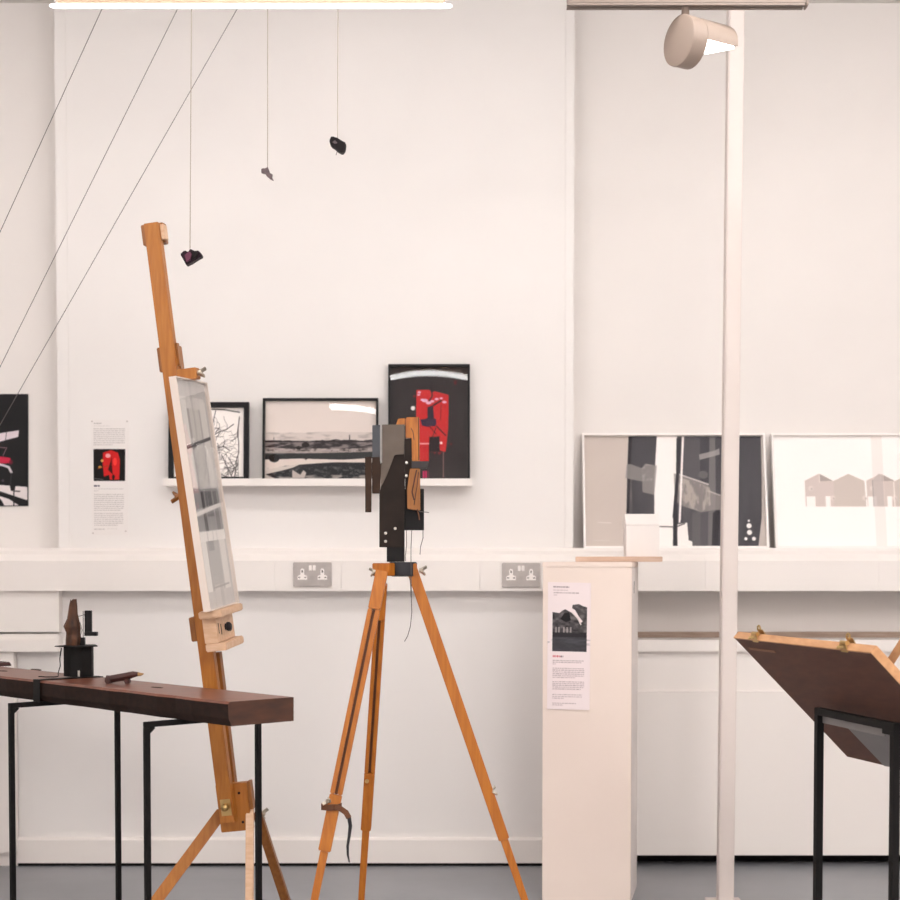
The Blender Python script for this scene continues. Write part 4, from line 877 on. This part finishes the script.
# leather strap round the left leg
def strap(bm, pts, wd_, th_):
    rings = []
    for i, p in enumerate(pts):
        d = (pts[min(i + 1, len(pts) - 1)] - pts[max(i - 1, 0)]).normalized(); n = d.cross(V((0, 0, 1)))
        if n.length < .3: n = V((0, -1, 0)).cross(d); n = V((0, -1, 0)) - d * d.dot(V((0, -1, 0)))
        n.normalize(); up_ = n.cross(d).normalized()
        rings.append([bm.verts.new(p + up_ * a * wd_ / 2 + n * b * th_ / 2) for a, b in ((-1, -1), (1, -1), (1, 1), (-1, 1))])
    for a, b in zip(rings, rings[1:]):
        for k in range(4): bm.faces.new((a[k], a[(k + 1) % 4], b[(k + 1) % 4], b[k]))
    bm.faces.new(rings[0][::-1]); bm.faces.new(rings[-1])
Yk = 4.352
ctr = P(331.5, 808, Yk); ex, ey = .0275, .024
pts = []
for k in range(13):
    a = math.radians(15 - 30 * k); pts.append(ctr + V((ex * math.cos(a), ey * math.sin(a), (.006 if k % 2 else .005) - .002 * k / 12)))
sp_t = thing('leather_strap', 'brown leather strap looped round the left tripod leg, end dangling', 'strap', P(340, 862, Yk))
link('loop', B(strap, pts, .017, .003), 'leather', sp_t)
tail = [P(335, 806.5, 4.325), P(341, 809, 4.325), P(346, 812.5, 4.325), P(349, 818, 4.325)]
link('tail', B(strap, tail, .015, .003), 'leather', sp_t)
bm = bmesh.new(); prev = None
tl2 = [(349, 817.5, 4), (350.3, 826, 3.6), (349.2, 836, 3), (347.6, 846, 2.6), (347.8, 855, 2.2), (349.3, 862.5, 1.2)]
front = [(P(x - w_ / 2, y, 4.323), P(x + w_ / 2, y, 4.333)) for x, y, w_ in tl2]
for (a, b), (c_, d_) in zip(front, front[1:]): hexa(bm, [a, b, d_, c_] + [p + V((0, .0035, 0)) for p in (a, b, d_, c_)])
link('tail_end', bm, 'rubber', sp_t)

# ================================================================== SCULPTURE ON THE TRIPOD
scu = thing('metal_sculpture', 'upright assembly of steel plates and orange wood mounted on the tripod', 'sculpture', (hc.x, YT3, hz1))
def plate(name, pts, Y, th_, m, bev=.0008, label=None):
    bm = bmesh.new(); prism(bm, [P(x, y, Y) for x, y in pts], (0, th_, 0)); return link(name, bm, m, scu, bev, label=label)
link('post', B(box, P(386, 0, YT3).x, P(404, 0, YT3).x, YT3 - .004, YT3 + .006, hz1 + .0005, P(0, 500, YT3).z), 'blackp', scu, .001)
plate('main_plate', [(379.3, 547.3), (379.3, 494), (380.6, 488), (393.5, 455), (404.5, 454.6), (405, 491), (404, 530), (404, 547.3)], 4.489, .004, 'darkplate')
plate('grey_plate', [(382, 424.6), (404.8, 424.4), (404, 454), (394.5, 455), (387, 475), (380.8, 487.5), (380.8, 463), (382, 463)], 4.484, .004, 'brownsteel', label='grey brown steel plate')
plate('blue_plate', [(372.3, 425.2), (380, 424.8), (380, 463), (380, 493.6), (372.6, 493.6), (372.3, 457)], 4.495, .004, 'bluegrey', label='blue grey steel plate')
plate('side_plate', [(365, 457), (371.6, 456.7), (371.4, 512.3), (365.2, 512.3)], 4.478, .004, 'rustplate', label='rusty brown strip')
plate('side_plate', [(372, 457.2), (379.9, 457), (380.2, 463.2), (381.2, 464), (380.8, 475), (380.4, 487), (379.2, 493.2), (372, 493.4)], 4.487, .004, 'rustplate')
plate('bracket_plate', [(404.2, 489), (424, 488.8), (424, 530.3), (404.2, 530.3)], 4.503, .004, 'blackp')
plate('inner_plate', [(404.6, 439), (411.6, 438), (411.6, 462), (411.6, 468), (408.5, 489), (405.2, 489)], 4.493, .003, 'darkplate')
# wooden parts
def wprism(name, pts, Y, th_, m='orange'):
    bm = bmesh.new(); prism(bm, [P(x, y, Y) for x, y in pts], (0, th_, 0)); return link(name, bm, m, scu, .0015)
wprism('wood_block', [(396, 424.8), (398, 418.6), (405.3, 418.2), (405.3, 424.8)], 4.498, .04)
wprism('wood_block', [(405.6, 418), (407, 417.2), (419.2, 417), (419.6, 461), (411.9, 461), (411.4, 438), (405.6, 438)], 4.497, .03)
wprism('wood_block', [(407, 489), (410, 468.3), (420, 468.3), (420.2, 510.5), (413, 509.8), (407.3, 508.8)], 4.482, .02, 'easeld')
plate('clasp', [(411.5, 461.2), (428.5, 461.2), (426.5, 468), (411.5, 468.2)], 4.478, .05, 'tape', label='dark grey clasp band')
for pts in ([(411, 428), (413, 432), (414, 440)], [(418.5, 417.5), (418.8, 460)]): link('crack', B(tube, [P(x, y, 4.4965) for x, y in pts], .0011, 5), 'redwood', scu)
link('crack', B(tube, [P(x, y, 4.4815) for x, y in ((416.5, 470), (414, 482), (412, 492), (414, 500))], .0018, 5), 'redwood', scu)
link('crack', B(tube, [P(x, y, 4.4815) for x, y in ((418.5, 472), (417, 486), (414, 505))], .0012, 5), 'redwood', scu)
for x, y, Y in ((406.6, 462.8, 4.489), (406.4, 475.8, 4.489), (385.6, 533.2, 4.489), (385.6, 541.4, 4.489), (395.2, 528.5, 4.489)): link('screw', B(lathe, P(x, y, Y), (0, -1, 0), [(.0042, 0), (.0042, .0015), (.002, .003)], 10), 'screw', scu)
for pts in ([(406.4, 530), (406.6, 545), (405.4, 556), (405.6, 561)], [(411.8, 530), (411, 548), (411, 562), (411.2, 577), (411.4, 600), (411.8, 612), (410.5, 626), (407.6, 636), (404.5, 641.5)], [(423, 530), (423, 538), (420.5, 547), (420, 554.5)], [(409.8, 577), (410.8, 588), (411, 597)]): link('loose_wire', B(tube, [P(x, y, 4.4535 if y < 600 else 4.45) for x, y in pts], .0012, 6), 'wire', scu)
link('loose_wire', B(tube, [P(419, 511.5, 4.482), P(429, 512.5, 4.482)], .001, 6), 'wire', scu); link('loose_wire', B(tube, [P(417, 509, 4.481), P(418.5, 514, 4.481), P(419.4, 520, 4.481)], .0022, 6), 'leather', scu)

# ================================================================== DRAWING BOARD on its trestle (right)
A1 = P(738.5, 632, 4.5); Bp = hit(877, 646, A1, V((0, 0, 1))); uu = (Bp - A1); UL = uu.length; uu.normalize()
dC = V((.345, .087, -.345)); vv = (dC - uu * dC.dot(uu)).normalized(); nn = uu.cross(vv).normalized()
if nn.z < 0: nn = -nn                                          # upper face normal
TH = .022
A0 = A1
cpt = hit(853, 758, A0 - nn * TH, nn) ; VL = (cpt - A0).dot(vv)
D = lambda a, b, c: A0 + uu * a + vv * b + nn * c
db = thing('drawing_board', 'large brown drawing board tilted on a black trestle, underside showing', 'drawing board', D(UL / 2, VL, -TH))
def dbox(bm, a0, a1, b0, b1, c0, c1): hexa(bm, [D(a0, b0, c0), D(a1, b0, c0), D(a1, b1, c0), D(a0, b1, c0), D(a0, b0, c1), D(a1, b0, c1), D(a1, b1, c1), D(a0, b1, c1)])
link('panel', B(dbox, .004, UL - .004, .004, VL, -TH, 0), 'dboard', db)
link('edge_lipping', B(dbox, 0, UL, -.001, .0038, -TH - .0003, .0003), 'dedge', db, label='pale wood edge lipping'); link('edge_lipping', B(dbox, UL - .0038, UL, .004, VL, -TH - .0003, .0003), 'dedge', db, label='pale wood edge lipping')
def onb(x, y): q = hit(x, y, A0 - nn * TH, nn) - A0; return q.dot(uu), q.dot(vv)
n0, n1 = onb(750, 649), onb(774, 650.5)
link('name_strip', B(dbox, min(n0[0], n1[0]), max(n0[0], n1[0]), min(n0[1], n1[1]) , min(n0[1], n1[1]) + .009, -TH - .0012, -TH - .0001), 'strip', db, label='thin pale strip')
def clip(x, y, label):
    q = (hit(x, y, A0, vv) - A0); a = q.dot(uu)
    t = thing('bulldog_clip', label, 'clip', D(a, -.004, -TH), 'clips on the drawing board')
    bm = bmesh.new()
    hexa(bm, [D(a - .018, .020, .0015), D(a + .018, .020, .0015), D(a + .016, -.010, .008), D(a - .016, -.010, .008), D(a - .018, .020, .003), D(a + .018, .020, .003), D(a + .016, -.010, .0095), D(a - .016, -.010, .0095)])
    hexa(bm, [D(a - .016, .006, -TH - .003), D(a + .016, .006, -TH - .003), D(a + .016, -.012, -TH * .75), D(a - .016, -.012, -TH * .75), D(a - .016, .006, -TH - .0004), D(a + .016, .006, -TH - .0004), D(a + .016, -.010, -TH * .68), D(a - .016, -.010, -TH * .68)])
    link('jaw', bm, 'brass', t)
    link('spring', B(tube, [D(a - .015, -.011, -TH * .4), D(a + .015, -.011, -TH * .4)], .006, 10), 'brass', t, smooth=True)
    bm = bmesh.new(); tube(bm, [D(a - .008, -.01, 0.006), D(a - .007, -.017, .012), D(a, -.019, .015), D(a + .007, -.017, .012), D(a + .008, -.01, .006)], .0025, 6); link('handle', bm, 'brass', t, smooth=True)
    bm = bmesh.new(); tube(bm, [D(a - .008, -.012, -TH), D(a - .007, -.015, -TH - .006), D(a, -.015, -TH - .010), D(a + .007, -.015, -TH - .006), D(a + .008, -.012, -TH)], .0025, 6); link('handle', bm, 'brass', t, smooth=True)
clip(757.5, 637, 'brass bulldog clip near the left corner of the drawing board'); clip(847, 646, 'brass bulldog clip near the right corner of the drawing board')
# trestle
g_ = lambda x, y: hit(x, y, A0 - nn * (TH + .012), nn)
ta_, tb_ = g_(822.5, 706), g_(899, 714.5); tb_.z = ta_.z = min(ta_.z, tb_.z)
tr2 = thing('steel_trestle', 'thin black steel trestle holding up the drawing board', 'trestle', ((ta_.x + tb_.x) / 2, (ta_.y + tb_.y) / 2, 0))
td = (tb_ - ta_).normalized(); s = .02; ts = td.cross(V((0, 0, 1))).normalized(); off = -nn; off = V((off.x, off.y, 0)).normalized() * s * .5
ta_ += off - V((0, 0, .004)); tb_ += off - V((0, 0, .004))
link('top_rail', B(bar, ta_ - td * s / 2 - V((0, 0, s / 2)), tb_ + td * s / 2 - V((0, 0, s / 2)), s, s), 'black', tr2, .001)
for p in (ta_, tb_): link('leg', B(bar, p - V((0, 0, s)), V((p.x, p.y, 0)), s, s, td), 'black', tr2, .001)
link('lug', B(bar, tb_ - td * .055 - V((0, 0, s + .006)), tb_ - td * .01 - V((0, 0, s + .006)), .012, .012), 'black', tr2)
link('flange', B(bar, ta_ + td * .012 - V((0, 0, s + .011)) - off * .6, tb_ - td * .06 - V((0, 0, s + .011)) - off * .6, .003, .02), 'greysheet', tr2, label='grey angle flange')
# grey sheet hanging below the board, parallel to it
gofs = TH + .007
gh = lambda x, y: hit(x, y, A0 - nn * gofs, nn)
bm = bmesh.new(); prism(bm, [gh(841, 721), gh(884, 766), gh(960, 779), gh(960, 732), gh(893, 724)], nn * .004)
tag(link('acrylic_sheet', bm, 'greysheet'), 'grey triangular sheet hanging under the drawing board, behind the trestle', 'sheet')
# second board rising to the right
S0 = P(884, 664, 3.86); S1 = P(903, 634, 3.80); sv = (S1 - S0).normalized(); su = (S0 - CAM).normalized(); su = (su - sv * su.dot(sv)).normalized(); sn = su.cross(sv).normalized()
bm = bmesh.new(); Sx = lambda a, b, c: S0 + sv * a + su * b + sn * c
hexa(bm, [Sx(0, 0, 0), Sx(.3, 0, 0), Sx(.3, .3, 0), Sx(0, .3, 0), Sx(0, 0, .02), Sx(.3, 0, .02), Sx(.3, .3, .02), Sx(0, .3, .02)])
tag(link('wooden_board', bm, 'dedge', bevel=.001), 'pale wooden board leaning up to the right at the photo edge', 'board')
